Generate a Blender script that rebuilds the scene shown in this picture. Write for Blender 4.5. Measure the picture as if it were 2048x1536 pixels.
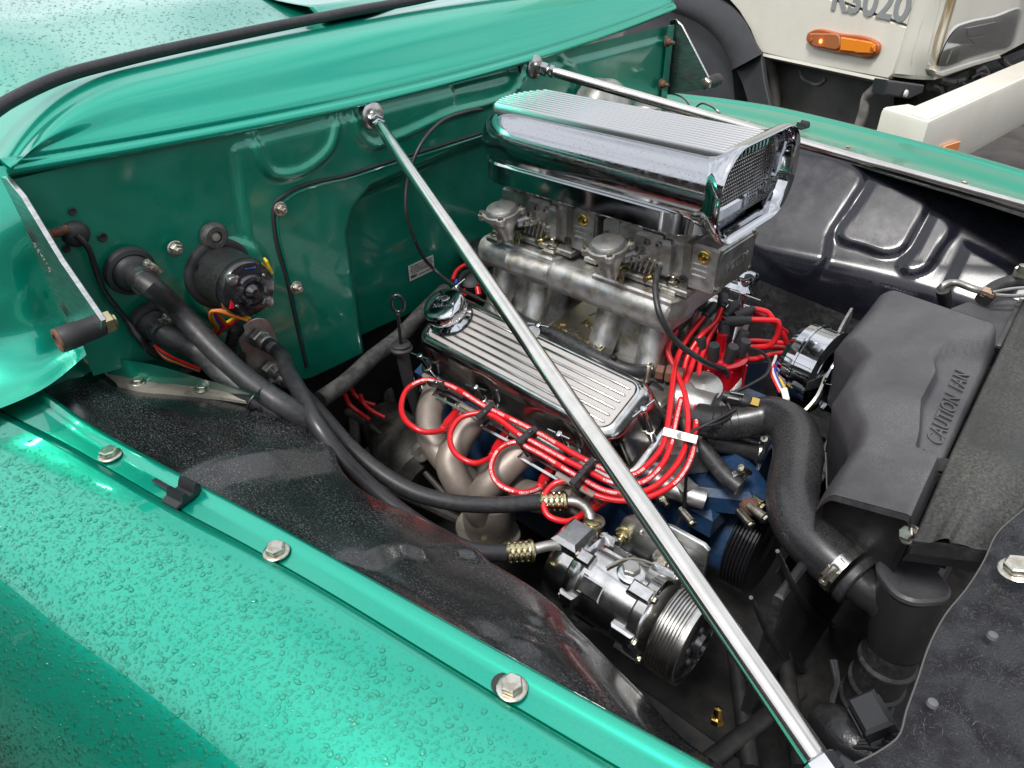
import bpy, math, random
import numpy as np
from mathutils import Vector, Matrix
R = math.radians
random.seed(7)
scene = bpy.context.scene
for o in list(bpy.data.objects):
    bpy.data.objects.remove(o)
COL = scene.collection

# ------------------------------------------------------------------ camera
PITCH, HEAD, ROLL, FPX = R(34.5), R(47.5), R(-0.8), 1450.0
CAM = Vector((1.0, -0.95, 1.65))
_h = Vector((-math.cos(HEAD), math.sin(HEAD), 0)); _z = Vector((0, 0, 1))
FWD = _h * math.cos(PITCH) - _z * math.sin(PITCH)
_r0 = _h.cross(_z); _u0 = _r0.cross(FWD)
RGT = _r0 * math.cos(ROLL) + _u0 * math.sin(ROLL)
UPV = _u0 * math.cos(ROLL) - _r0 * math.sin(ROLL)
cd = bpy.data.cameras.new("camera")
cam = bpy.data.objects.new("camera", cd); COL.objects.link(cam)
cd.sensor_width = 36.0; cd.lens = FPX / 2048 * 36.0; cd.clip_start = 0.02; cd.clip_end = 2000
cam.matrix_world = Matrix(((RGT.x, UPV.x, -FWD.x, CAM.x), (RGT.y, UPV.y, -FWD.y, CAM.y), (RGT.z, UPV.z, -FWD.z, CAM.z), (0, 0, 0, 1)))
scene.camera = cam

# ------------------------------------------------------------------ overcast sky, soft sun
SUN_EL, SUN_AZ = R(60), R(172)
w = bpy.data.worlds.new("World"); scene.world = w; w.use_nodes = True
nt = w.node_tree; nt.nodes.clear()
out = nt.nodes.new('ShaderNodeOutputWorld'); bg = nt.nodes.new('ShaderNodeBackground')
sky = nt.nodes.new('ShaderNodeTexSky'); sky.sky_type = 'NISHITA'; sky.sun_disc = False
sky.sun_elevation = SUN_EL; sky.sun_rotation = SUN_AZ; sky.dust_density = 3.0
hsv = nt.nodes.new('ShaderNodeHueSaturation'); hsv.inputs['Saturation'].default_value = 0.55
tc = nt.nodes.new('ShaderNodeTexCoord'); mp = nt.nodes.new('ShaderNodeMapping'); mp.inputs['Scale'].default_value = (1, 1, 2.2)
nz = nt.nodes.new('ShaderNodeTexNoise'); nz.inputs['Scale'].default_value = 2.1; nz.inputs['Detail'].default_value = 6; nz.inputs['Distortion'].default_value = 0.4
cr = nt.nodes.new('ShaderNodeValToRGB'); cr.color_ramp.elements[0].position = 0.34; cr.color_ramp.elements[1].position = 0.56
mx = nt.nodes.new('ShaderNodeMixRGB'); mx.inputs['Color2'].default_value = (8.0, 8.25, 8.7, 1)
cr.color_ramp.elements[0].color = (0.25, 0.25, 0.25, 1); cr.color_ramp.elements[1].color = (0.98, 0.98, 0.98, 1)
L = nt.links.new
L(tc.outputs['Generated'], mp.inputs['Vector']); L(mp.outputs[0], nz.inputs['Vector']); L(nz.outputs['Fac'], cr.inputs['Fac'])
L(sky.outputs[0], hsv.inputs['Color']); L(hsv.outputs[0], mx.inputs['Color1']); L(cr.outputs[0], mx.inputs['Fac'])
L(mx.outputs[0], bg.inputs['Color']); bg.inputs['Strength'].default_value = 0.12
L(bg.outputs[0], out.inputs['Surface'])
sd = bpy.data.lights.new("sun", 'SUN'); sd.energy = 2.3; sd.angle = R(12); sd.color = (1.0, 0.97, 0.93)
sun = bpy.data.objects.new("sun", sd); COL.objects.link(sun)
_sd = Vector((math.cos(SUN_EL) * math.sin(SUN_AZ), math.cos(SUN_EL) * math.cos(SUN_AZ), math.sin(SUN_EL)))
sun.rotation_euler = _sd.to_track_quat('Z', 'Y').to_euler()
vs = scene.view_settings
vs.view_transform = 'Standard'; vs.look = 'None'; vs.gamma = 1; vs.use_curve_mapping = False; vs.exposure = 0.50
try:
    scene.cycles.max_bounces = 8; scene.cycles.glossy_bounces = 5; scene.cycles.transmission_bounces = 6
    scene.cycles.sample_clamp_indirect = 6.0; scene.cycles.caustics_reflective = False; scene.cycles.caustics_refractive = False
except Exception:
    pass

# ------------------------------------------------------------------ measuring helper: sight line met with a real plane
def P(px, py, x=None, y=None, z=None, pl=None):
    d = FWD * FPX + RGT * (px - 1024) - UPV * (py - 768)
    if pl is not None:
        p0, n = pl; t = (p0 - CAM).dot(n) / d.dot(n)
    elif x is not None: t = (x - CAM.x) / d.x
    elif y is not None: t = (y - CAM.y) / d.y
    else: t = (z - CAM.z) / d.z
    return CAM + d * t
def V(*a): return Vector(a)

# ------------------------------------------------------------------ mesh tools
def catmull(pts, n):
    pts = [Vector(p) for p in pts]
    if len(pts) == 2:
        return [pts[0].lerp(pts[1], i / (n - 1)) for i in range(n)]
    q = [pts[0] * 2 - pts[1]] + pts + [pts[-1] * 2 - pts[-2]]
    # centripetal-ish, chord length spacing
    d = [0]
    for i in range(len(pts) - 1): d.append(d[-1] + max((pts[i + 1] - pts[i]).length, 1e-6))
    res = []
    for k in range(n):
        s = d[-1] * k / (n - 1); i = 0
        while i < len(pts) - 2 and s > d[i + 1]: i += 1
        t = (s - d[i]) / (d[i + 1] - d[i]); t = min(max(t, 0), 1)
        p0, p1, p2, p3 = q[i], q[i + 1], q[i + 2], q[i + 3]
        h = d[i + 1] - d[i]
        l0 = max((p1 - p0).length, 1e-6); l2 = max((p3 - p2).length, 1e-6)
        m1 = ((p2 - p1) / h * l0 + (p1 - p0) / l0 * h) / (h + l0) * h
        m2 = ((p3 - p2) / l2 * h + (p2 - p1) / h * l2) / (h + l2) * h
        t2, t3 = t * t, t * t * t
        res.append(p1 * (2 * t3 - 3 * t2 + 1) + m1 * (t3 - 2 * t2 + t) + p2 * (-2 * t3 + 3 * t2) + m2 * (t3 - t2))
    return res
def frame(ax, ref=None):
    ax = Vector(ax).normalized()
    ref = Vector(ref) if ref is not None else (V(0, 0, 1) if abs(ax.z) < 0.9 else V(1, 0, 0))
    a = (ref - ax * ref.dot(ax)).normalized(); b = ax.cross(a)
    return a, b, ax
def rrect(w, h, r, n=5):
    o = []
    for cx, cy, a0 in ((w / 2 - r, h / 2 - r, 0), (-w / 2 + r, h / 2 - r, 90), (-w / 2 + r, -h / 2 + r, 180), (w / 2 - r, -h / 2 + r, 270)):
        for i in range(n):
            a = R(a0 + 90 * i / (n - 1)); o.append((cx + r * math.cos(a), cy + r * math.sin(a)))
    return o
def inset(poly, d):
    n = len(poly); res = []
    for i in range(n):
        p0, p1, p2 = [Vector(poly[j % n]) for j in (i - 1, i, i + 1)]
        e1 = (p1 - p0); e2 = (p2 - p1)
        if e1.length < 1e-9: e1 = e2
        if e2.length < 1e-9: e2 = e1
        e1.normalize(); e2.normalize()
        n1 = V(-e1.y, e1.x); n2 = V(-e2.y, e2.x); m = (n1 + n2)
        if m.length < 1e-6: m = n1
        m.normalize(); c = max(m.dot(n1), 0.5)
        q = p1 + m * d / c; res.append((q.x, q.y))
    return res
class MB:
    def __init__(s): s.v = []; s.f = []
    def add(s, vs_, fs):
        b = len(s.v); s.v += [tuple(p) for p in vs_]; s.f += [tuple(i + b for i in f) for f in fs]; return s
    def rings(s, rs, closed=True, caps=(False, False), loop=False):
        n = len(rs[0]); vs_ = [p for r in rs for p in r]; fs = []
        m = len(rs)
        for i in range(m if loop else m - 1):
            i2 = (i + 1) % m
            for j in range(n if closed else n - 1):
                j2 = (j + 1) % n
                fs.append((i * n + j, i * n + j2, i2 * n + j2, i2 * n + j))
        if caps[0]: fs.append(tuple(range(n))[::-1])
        if caps[1]: fs.append(tuple((m - 1) * n + j for j in range(n)))
        return s.add(vs_, fs)
    def lathe(s, prof, o, ax, n=24, ref=None, a0=0, a1=360):
        a, b, c = frame(ax, ref); o = Vector(o); full = abs(a1 - a0) >= 360
        rs = []
        for r, h in prof:
            ring = []
            for k in range(n if full else n + 1):
                t = R(a0 + (a1 - a0) * k / n)
                ring.append(o + c * h + (a * math.cos(t) + b * math.sin(t)) * max(r, 1e-5))
            rs.append(ring)
        return s.rings(rs, closed=full, caps=(full and prof[0][0] > 1e-4, full and prof[-1][0] > 1e-4))
    def tube(s, pts, r, n=12, res=None, caps=True, flat=None, raw=False):
        pts = [Vector(p) for p in pts]
        if raw: c = pts
        else:
            if res is None:
                ln = sum((pts[i + 1] - pts[i]).length for i in range(len(pts) - 1)); rr = r if not isinstance(r, (list, tuple)) else r[0]
                res = int(min(max(ln / max(rr, 0.001) * 1.2, 8), 90))
                if len(pts) == 2: res = 2
            c = catmull(pts, res)
        m = len(c); T = [(c[min(i + 1, m - 1)] - c[max(i - 1, 0)]).normalized() for i in range(m)]
        a, b, _ = frame(T[0]); rs = []
        for i in range(m):
            a = (a - T[i] * a.dot(T[i])).normalized(); b = T[i].cross(a)
            if isinstance(r, (list, tuple)):
                t = i / (m - 1) * (len(r) - 1); k = min(int(t), len(r) - 2); rad = r[k] + (r[k + 1] - r[k]) * (t - k)
            else: rad = r
            rs.append([c[i] + (a * math.cos(2 * math.pi * k / n) + b * math.sin(2 * math.pi * k / n)) * rad for k in range(n)])
        return s.rings(rs, caps=(caps, caps))
    def prism(s, poly, o, ax, h, bev=0.0, ref=None, frm=None):
        a, b, c = frm if frm else frame(ax, ref); o = Vector(o)
        ar = sum(poly[i][0] * poly[(i + 1) % len(poly)][1] - poly[(i + 1) % len(poly)][0] * poly[i][1] for i in range(len(poly)))
        if ar < 0: poly = poly[::-1]
        if bev > 0: q = inset(poly, bev); L_ = [(q, 0), (poly, bev), (poly, h - bev), (q, h)]
        else: L_ = [(poly, 0), (poly, h)]
        rs = [[o + a * p[0] + b * p[1] + c * z for p in pl] for pl, z in L_]
        return s.rings(rs, caps=(True, True))
    def box(s, c, size, bev=0.0, ax=(0, 0, 1), ref=(1, 0, 0)):
        a, b, n = frame(ax, ref); w_, d_, h_ = size; c = Vector(c)
        return s.prism([(-w_ / 2, -d_ / 2), (w_ / 2, -d_ / 2), (w_ / 2, d_ / 2), (-w_ / 2, d_ / 2)], c - n * h_ / 2, n, h_, bev, frm=(a, b, n))
    def bar(s, p, q, w_, h_, bev=0.0, up=(0, 0, 1)):
        p, q = Vector(p), Vector(q); ax = (q - p); L_ = ax.length; a, b, n = frame(ax, up)
        return s.prism([(-h_ / 2, -w_ / 2), (h_ / 2, -w_ / 2), (h_ / 2, w_ / 2), (-h_ / 2, w_ / 2)], p, ax, L_, bev, frm=(a, b, n))
    def hexa(s, o, ax, r, h, bev=None, ref=None):
        return s.prism([(r * math.cos(R(60 * k)), r * math.sin(R(60 * k))) for k in range(6)], o, ax, h, r * 0.12 if bev is None else bev, ref=ref)
    def bolt(s, o, ax, r, ref=None, stud=0.0):
        ax = Vector(ax).normalized(); o = Vector(o)
        s.lathe([(r * 1.35, 0), (r * 1.35, r * .16), (r * 1.25, r * .24), (r * 1.0, r * .26)], o, ax, 20)
        s.hexa(o + ax * r * .24, ax, r, r * .72, ref=ref)
        if stud: s.lathe([(r * .55, 0), (r * .55, stud), (r * .45, stud + r * .1), (0, stud + r * .1)], o + ax * r * .9, ax, 12)
        return s
    def sheet(s, fn, nu, nv):
        vs_ = [fn(i / nu, j / nv) for i in range(nu + 1) for j in range(nv + 1)]
        fs = [(i * (nv + 1) + j, (i + 1) * (nv + 1) + j, (i + 1) * (nv + 1) + j + 1, i * (nv + 1) + j + 1) for i in range(nu) for j in range(nv)]
        return s.add(vs_, fs)
    def loft(s, curves, nu, nv, flip=False):
        rows = [catmull(c, nu + 1) for c in curves]
        cols = [catmull([r[i] for r in rows], nv + 1) for i in range(nu + 1)]
        vs_ = [p for c in cols for p in c]
        fs = [(i * (nv + 1) + j, (i + 1) * (nv + 1) + j, (i + 1) * (nv + 1) + j + 1, i * (nv + 1) + j + 1) for i in range(nu) for j in range(nv)]
        if flip: fs = [f[::-1] for f in fs]
        s.cols = cols; s.add(vs_, fs); return s
    def text(s, txt, o, a, b, size, depth=0.001, align='CENTER', bold=0.0, sx=1.0):
        cu = bpy.data.curves.new('t', 'FONT'); cu.body = txt; cu.size = size; cu.extrude = depth; cu.align_x = align; cu.align_y = 'CENTER'; cu.offset = bold; cu.resolution_u = 3
        ob = bpy.data.objects.new('t', cu); COL.objects.link(ob)
        me = bpy.data.meshes.new_from_object(ob.evaluated_get(bpy.context.evaluated_depsgraph_get()))
        a = Vector(a).normalized(); b = Vector(b).normalized(); c = a.cross(b).normalized(); o = Vector(o)
        s.add([o + a * v.co.x * sx + b * v.co.y + c * v.co.z for v in me.vertices], [tuple(p.vertices) for p in me.polygons])
        bpy.data.objects.remove(ob); bpy.data.curves.remove(cu); bpy.data.meshes.remove(me)
        return s
ORG = {}
def mesh_obj(name, mb, mat, parent=None, ang=38, org=None, kind=None, label=None):
    if org is None: org = ORG.get(parent.name, V(0, 0, 0)) if parent else V(0, 0, 0)
    me = bpy.data.meshes.new(name); me.from_pydata([(p[0] - org.x, p[1] - org.y, p[2] - org.z) for p in mb.v], [], mb.f)
    me.validate(); me.update()
    import bmesh
    bm = bmesh.new(); bm.from_mesh(me); bmesh.ops.recalc_face_normals(bm, faces=bm.faces) if len(bm.faces) < 60000 else None
    bm.to_mesh(me); bm.free()
    me.polygons.foreach_set('use_smooth', [True] * len(me.polygons))
    me.set_sharp_from_angle(angle=R(ang))
    me.materials.append(mat)
    o = bpy.data.objects.new(name, me); COL.objects.link(o)
    if parent: o.parent = parent
    else: o.location = org
    ORG[o.name] = org
    if kind: o['kind'] = kind
    if label: o['label'] = label
    return o
def thing(name, label, cat, loc, group=None):
    o = bpy.data.objects.new(name, None); COL.objects.link(o); o.empty_display_size = 0.05
    o.location = loc; o['label'] = label; o['category'] = cat
    if group: o['group'] = group
    ORG[o.name] = Vector(loc); return o
def tag(o, label, cat, group=None):
    o['label'] = label; o['category'] = cat
    if group: o['group'] = group
    return o
def copy_tree(o, parent=None, loc=None):
    kids = list(o.children); c = o.copy(); COL.objects.link(c); c.parent = parent
    if loc is not None: c.location = loc
    for k in kids: copy_tree(k, c)
    return c

# ------------------------------------------------------------------ materials
def node(nt_, t, **kw):
    n = nt_.nodes.new(t)
    for k, v_ in kw.items(): setattr(n, k, v_)
    return n
def mat(name, col, rough=0.5, metal=0.0, coat=0.0, coat_r=0.03, col2=None, ns=20, ncon=(0.4, 0.6), rough2=None, rs=None, bump=0.0, bs=200, dust=0.0, dcol=(0.30, 0.29, 0.27), dscale=90, dnz=0.0, dlo=0.42, dhi=0.72, spec=0.5, detail=4, stretch=None, bdist=0.001, trans=0, ior=None):
    m = bpy.data.materials.new(name); m.use_nodes = True; nt_ = m.node_tree; L_ = nt_.links.new
    b = nt_.nodes['Principled BSDF']
    b.inputs['Base Color'].default_value = (*col, 1); b.inputs['Roughness'].default_value = rough; b.inputs['Metallic'].default_value = metal
    b.inputs['Coat Weight'].default_value = coat; b.inputs['Coat Roughness'].default_value = coat_r
    b.inputs['Specular IOR Level'].default_value = spec
    if trans: b.inputs['Transmission Weight'].default_value = trans
    if ior: b.inputs['IOR'].default_value = ior
    tc_ = node(nt_, 'ShaderNodeTexCoord'); src = tc_.outputs['Object']
    if stretch:
        mp_ = node(nt_, 'ShaderNodeMapping'); mp_.inputs['Scale'].default_value = stretch; L_(src, mp_.inputs['Vector']); src = mp_.outputs[0]
    def noise(sc, det=4, ro=0.6):
        n = node(nt_, 'ShaderNodeTexNoise'); n.inputs['Scale'].default_value = sc; n.inputs['Detail'].default_value = det; n.inputs['Roughness'].default_value = ro
        L_(src, n.inputs['Vector']); return n.outputs['Fac']
    def ramp(f, lo, hi, a=0.0, c=1.0):
        n = node(nt_, 'ShaderNodeMapRange'); n.inputs['From Min'].default_value = lo; n.inputs['From Max'].default_value = hi
        n.inputs['To Min'].default_value = a; n.inputs['To Max'].default_value = c; L_(f, n.inputs['Value']); return n.outputs[0]
    colout = None
    if col2:
        mx_ = node(nt_, 'ShaderNodeMixRGB'); mx_.inputs['Color1'].default_value = (*col, 1); mx_.inputs['Color2'].default_value = (*col2, 1)
        L_(ramp(noise(ns, detail), *ncon), mx_.inputs['Fac']); colout = mx_.outputs[0]
    rout = None
    if rough2 is not None: rout = ramp(noise(rs or ns, 5), 0.35, 0.65, rough, rough2)
    if dust > 0:
        f1 = ramp(noise(dscale, 8, 0.75), dlo, dhi); f2 = ramp(noise(7, 5), 0.36, 0.64, 0.10, 1.0)
        mu = node(nt_, 'ShaderNodeMath', operation='MULTIPLY'); L_(f1, mu.inputs[0]); L_(f2, mu.inputs[1]); f = mu.outputs[0]
        if dnz > 0:
            g = node(nt_, 'ShaderNodeNewGeometry'); sp = node(nt_, 'ShaderNodeSeparateXYZ'); L_(g.outputs['Normal'], sp.inputs[0])
            mu3 = node(nt_, 'ShaderNodeMath', operation='MULTIPLY'); L_(f, mu3.inputs[0]); L_(ramp(sp.outputs[2], dnz - 1, 1.0), mu3.inputs[1]); f = mu3.outputs[0]
        mu2 = node(nt_, 'ShaderNodeMath', operation='MULTIPLY'); mu2.inputs[1].default_value = dust; L_(f, mu2.inputs[0]); f = mu2.outputs[0]
        mx_ = node(nt_, 'ShaderNodeMixRGB'); mx_.inputs['Color2'].default_value = (*dcol, 1)
        if colout: L_(colout, mx_.inputs['Color1'])
        else: mx_.inputs['Color1'].default_value = (*col, 1)
        L_(f, mx_.inputs['Fac']); colout = mx_.outputs[0]
        a = node(nt_, 'ShaderNodeMath', operation='ADD', use_clamp=True); L_(f, a.inputs[0])
        if rout: L_(rout, a.inputs[1])
        else: a.inputs[1].default_value = rough
        rout = a.outputs[0]
        if coat > 0: L_(ramp(f, 0, 0.5, coat_r, 0.5), b.inputs['Coat Roughness'])
    if colout: L_(colout, b.inputs['Base Color'])
    if rout: L_(rout, b.inputs['Roughness'])
    if bump > 0:
        bn = node(nt_, 'ShaderNodeBump'); bn.inputs['Strength'].default_value = bump; bn.inputs['Distance'].default_value = bdist
        L_(noise(bs, 3), bn.inputs['Height']); L_(bn.outputs[0], b.inputs['Normal'])
    return m
M = {}
G = (0.000, 0.36, 0.238)
M['paint'] = mat('green_metallic_paint', G, 0.29, 0.72, 1.0, 0.02, col2=(0.0, 0.40, 0.272), ns=900, bump=0.03, bs=1500, bdist=0.0004)
M['paint'].node_tree.nodes['Principled BSDF'].inputs['Coat IOR'].default_value = 1.57
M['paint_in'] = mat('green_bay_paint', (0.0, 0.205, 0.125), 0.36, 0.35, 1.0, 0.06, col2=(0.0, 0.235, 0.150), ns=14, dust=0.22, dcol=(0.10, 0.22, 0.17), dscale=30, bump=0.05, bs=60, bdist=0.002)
M['black_gloss'] = mat('gloss_black_paint', (0.012, 0.012, 0.015), 0.25, 0, 0.9, 0.05)
M['guard_gloss'] = mat('polished_black_guard', (0.010, 0.010, 0.016), 0.16, 0, 0, 0.10, dust=0.12, dscale=9, dcol=(0.16, 0.16, 0.20), bump=0.02, bs=30, bdist=0.002)
M['black_dusty'] = mat('dusty_black_paint', (0.006, 0.007, 0.008), 0.24, 0, 0.45, 0.10, dust=0.80, dscale=300, dlo=.53, dhi=.68, stretch=(1, 2.4, 1), dcol=(0.25, 0.25, 0.245), bump=0.12, bs=320, bdist=0.0012)
M['black_matt'] = mat('matt_black_paint', (0.014, 0.014, 0.016), 0.45, 0, 0, dust=0.25, dscale=60, bump=0.1, bs=300, bdist=0.0008)
M['shroud'] = mat('dusty_black_plastic', (0.040, 0.040, 0.045), 0.42, 0, 0, dust=0.8, dscale=900, dcol=(0.28, 0.275, 0.27), dnz=0.3, bump=0.05, bs=700, bdist=0.0006)
M['rubber'] = mat('black_rubber', (0.018, 0.018, 0.020), 0.42, 0, 0, dust=0.30, dscale=140, dcol=(0.17, 0.17, 0.17), bump=0.12, bs=350, bdist=0.0008)
M['rubber_old'] = mat('weathered_rubber', (0.03, 0.03, 0.031), 0.6, 0, 0, col2=(0.075, 0.073, 0.068), ns=60, bump=0.2, bs=400)
M['plastic'] = mat('black_plastic', (0.015, 0.015, 0.017), 0.35, bump=0.05, bs=600)
M['chrome'] = mat('chrome', (0.52, 0.53, 0.55), 0.045, 1.0, rough2=0.10, ns=30, bump=0.02, bs=80)
M['chrome_spot'] = mat('spotted_chrome', (0.42, 0.43, 0.45), 0.06, 1.0, col2=(0.31, 0.31, 0.33), ns=260, ncon=(0.58, 0.70), rough2=0.22, rs=150, bump=0.03, bs=60)
M['fin'] = mat('brushed_fins', (0.55, 0.55, 0.56), 0.22, 1.0)
M['steel'] = mat('brushed_steel', (0.55, 0.54, 0.52), 0.28, 1.0, col2=(0.40, 0.39, 0.38), ns=60, bump=0.05, bs=300)
M['zinc'] = mat('zinc_plate', (0.62, 0.60, 0.54), 0.32, 1.0, col2=(0.42, 0.38, 0.30), ns=120, bump=0.1, bs=500)
M['gold'] = mat('yellow_zinc_plate', (0.62, 0.53, 0.28), 0.25, 1.0, col2=(0.50, 0.46, 0.32), ns=150, bump=0.05, bs=300)
M['brass'] = mat('brass', (0.62, 0.42, 0.12), 0.22, 1.0)
M['alu_cast'] = mat('cast_aluminium', (0.56, 0.56, 0.56), 0.34, 0.9, col2=(0.34, 0.31, 0.25), ns=38, ncon=(0.45, 0.66), bump=0.35, bs=500, bdist=0.0008, rough2=0.55, rs=50)
M['alu_pol'] = mat('polished_aluminium', (0.64, 0.64, 0.65), 0.13, 1.0, col2=(0.50, 0.49, 0.47), ns=40, rough2=0.25, rs=25, bump=0.06, bs=200)
M['alu_blast'] = mat('blasted_aluminium_grooves', (0.50, 0.47, 0.45), 0.6, 0.6, bump=0.5, bs=1500, bdist=0.0005)
M['alu_plate'] = mat('scratched_aluminium', (0.66, 0.67, 0.66), 0.30, 1.0, col2=(0.48, 0.49, 0.48), ns=40, stretch=(1, 1, 6), bump=0.2, bs=120)
M['alu_old'] = mat('dull_aluminium', (0.46, 0.455, 0.44), 0.40, 0.85, col2=(0.28, 0.27, 0.24), ns=25, bump=0.3, bs=300)
M['header'] = mat('ceramic_coated_pipe', (0.31, 0.26, 0.22), 0.5, 0.45, col2=(0.22, 0.185, 0.16), ns=14, bump=0.15, bs=160)
M['blue'] = mat('blue_engine_enamel', (0.010, 0.045, 0.12), 0.35, 0, 0.5, 0.2, col2=(0.02, 0.03, 0.045), ns=22, ncon=(0.5, 0.75), bump=0.3, bs=250, dust=0.15)
M['red'] = mat('red_silicone', (0.62, 0.012, 0.018), 0.32, 0, 0.25, 0.2)
M['red_cap'] = mat('red_distributor_plastic', (0.40, 0.005, 0.012), 0.22, 0, 0.6, 0.08)
M['boot'] = mat('dark_grey_rubber', (0.022, 0.022, 0.024), 0.55, bump=0.1, bs=200)
M['print'] = mat('white_print', (0.75, 0.68, 0.66), 0.6)
M['white'] = mat('white_label', (0.62, 0.61, 0.57), 0.5, dust=0.3, dscale=40, dcol=(0.3, 0.28, 0.22))
M['ink'] = mat('black_ink', (0.02, 0.02, 0.02), 0.6)
M['rust'] = mat('rusty_steel', (0.22, 0.09, 0.05), 0.75, 0.3, col2=(0.12, 0.08, 0.07), ns=200, bump=0.4, bs=600)
M['tan'] = mat('dirty_grey_strip', (0.27, 0.25, 0.21), 0.6, 0.2, col2=(0.14, 0.13, 0.11), ns=40, ncon=(.5, .7), bump=0.2, bs=200)
M['dark'] = mat('grimy_black_metal', (0.012, 0.012, 0.013), 0.6, 0.2, col2=(0.03, 0.028, 0.025), ns=25, bump=0.3, bs=120)
M['grime'] = mat('grimy_cast_iron', (0.05, 0.046, 0.04), 0.6, 0.4, col2=(0.10, 0.095, 0.085), ns=30, bump=0.4, bs=120)
M['wire_yellow'] = mat('yellow_wire', (0.65, 0.45, 0.02), 0.45)
M['wire_orange'] = mat('orange_wire', (0.60, 0.16, 0.02), 0.45)
M['wire_blue'] = mat('blue_wire', (0.02, 0.06, 0.35), 0.45)
M['wire_white'] = mat('white_nylon', (0.62, 0.62, 0.60), 0.45)
M['glass'] = mat('headlamp_glass', (0.9, 0.92, 0.93), 0.04, trans=1.0, ior=1.45)
M['water'] = mat('water', (1, 1, 1), 0.0, trans=1.0, ior=1.33)
M['hose_sm'] = mat('smooth_black_hose', (0.018, 0.018, 0.021), 0.34, bump=0.05, bs=300, dust=.08, dscale=80)
M['rubber_gloss'] = mat('shiny_black_hose', (0.014, 0.014, 0.016), 0.27, bump=0.10, bs=500, bdist=.0006, dust=.25, dscale=500)
M['satin'] = mat('satin_black_paint', (0.018, 0.018, 0.019), 0.33, col2=(0.05, 0.045, 0.04), ns=45, ncon=(.62, .75), bump=0.25, bs=160)
M['motor'] = mat('wrinkled_black_motor', (0.014, 0.014, 0.015), 0.33, bump=0.6, bs=120, bdist=.002, dust=.08, dscale=200)
M['tape'] = mat('black_tape', (0.012, 0.012, 0.013), 0.35, bump=0.5, bs=90, bdist=.003)
M['support'] = mat('dust_caked_panel', (0.018, 0.019, 0.018), 0.42, 0, 0, dust=0.7, dscale=300, dcol=(0.20, 0.19, 0.17), bump=0.45, bs=170, bdist=.002)
M['felt'] = mat('black_felt', (0.006, 0.006, 0.009), 0.75, col2=(0.035, 0.036, 0.042), ns=34, bump=1.0, bs=500, bdist=.004)
M['fibre'] = mat('pale_fibres', (0.10, 0.10, 0.11), 0.4)
M['lint'] = mat('white_lint', (0.11, 0.11, 0.125), 0.9)
M['copper'] = mat('pinkish_brass', (0.62, 0.42, 0.30), 0.25, 1.0)
M['belt'] = mat('grey_belt_rubber', (0.05, 0.048, 0.044), 0.5, col2=(0.25, 0.19, 0.07), ns=170, ncon=(.60, .66), stretch=(1, 1, 1))
M['grey_print'] = mat('grey_vinyl_lettering', (0.27, 0.28, 0.28), 0.4)
M['amber'] = mat('amber_lens', (0.85, 0.25, 0.01), 0.15, 0, 0.8, 0.05, bump=.3, bs=400)
M['amber_dark'] = mat('brown_orange_lens', (0.42, 0.10, 0.02), 0.25, 0, 0.5, 0.1)
M['amber_clear'] = mat('orange_clear_lens', (0.75, 0.25, 0.08), 0.2, 0, 0.8, 0.05, trans=.5, ior=1.45)
M['edge'] = mat('worn_edge', (0.10, 0.10, 0.095), 0.5)
M['lit'] = mat('bulb_glow', (1.0, 0.55, 0.1), 0.3)
M['lit'].node_tree.nodes['Principled BSDF'].inputs['Emission Color'].default_value = (1, .45, .05, 1)
M['lit'].node_tree.nodes['Principled BSDF'].inputs['Emission Strength'].default_value = 6
M['lamp_dark'] = mat('lamp_housing', (0.55, 0.55, 0.52), 0.3, 0.3, 0.5)
M['reflector'] = mat('lamp_reflector', (0.85, 0.85, 0.85), 0.25, .35, bump=.4, bs=60)
M['reflector_dark'] = mat('grey_reflector', (0.4, 0.41, 0.40), 0.3, 0.8)
M['arch'] = mat('faded_black_plastic', (0.030, 0.031, 0.035), 0.5, dust=.35, dscale=12, dcol=(.12, .12, .12))
M['skirt'] = mat('dirty_grey_plastic', (0.075, 0.070, 0.063), 0.6, col2=(.03, .03, .03), ns=5, dust=.1, dscale=20)
M['skirt_pale'] = mat('dusty_grey_metal', (0.24, 0.22, 0.20), 0.6, col2=(.12, .11, .10), ns=20)
def drop_mat():
    m = bpy.data.materials.new('rain_water'); m.use_nodes = True; nt_ = m.node_tree; nt_.nodes.clear(); L_ = nt_.links.new
    o = node(nt_, 'ShaderNodeOutputMaterial'); mx_ = node(nt_, 'ShaderNodeMixShader'); t = node(nt_, 'ShaderNodeBsdfTransparent'); g = node(nt_, 'ShaderNodeBsdfGlossy'); f = node(nt_, 'ShaderNodeFresnel')
    t.inputs['Color'].default_value = (.90, .97, .95, 1); g.inputs['Roughness'].default_value = 0.03; f.inputs['IOR'].default_value = 1.40
    L_(f.outputs[0], mx_.inputs['Fac']); L_(t.outputs[0], mx_.inputs[1]); L_(g.outputs[0], mx_.inputs[2]); L_(mx_.outputs[0], o.inputs['Surface']); return m
M['drop'] = drop_mat()
# ================================================================== setting
def asphalt():
    m = mat('wet_asphalt', (0.028, 0.023, 0.020), 0.8, col2=(0.055, 0.045, 0.038), ns=4, rough2=0.6, rs=1.2, spec=.25, bump=0.5, bs=180, bdist=0.004)
    return m
mb = MB(); mb.add([(-150, -150, 0), (150, -150, 0), (150, 150, 0), (-150, 150, 0)], [(0, 1, 2, 3)])
g = mesh_obj('ground', mb, asphalt(), kind='structure')

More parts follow.
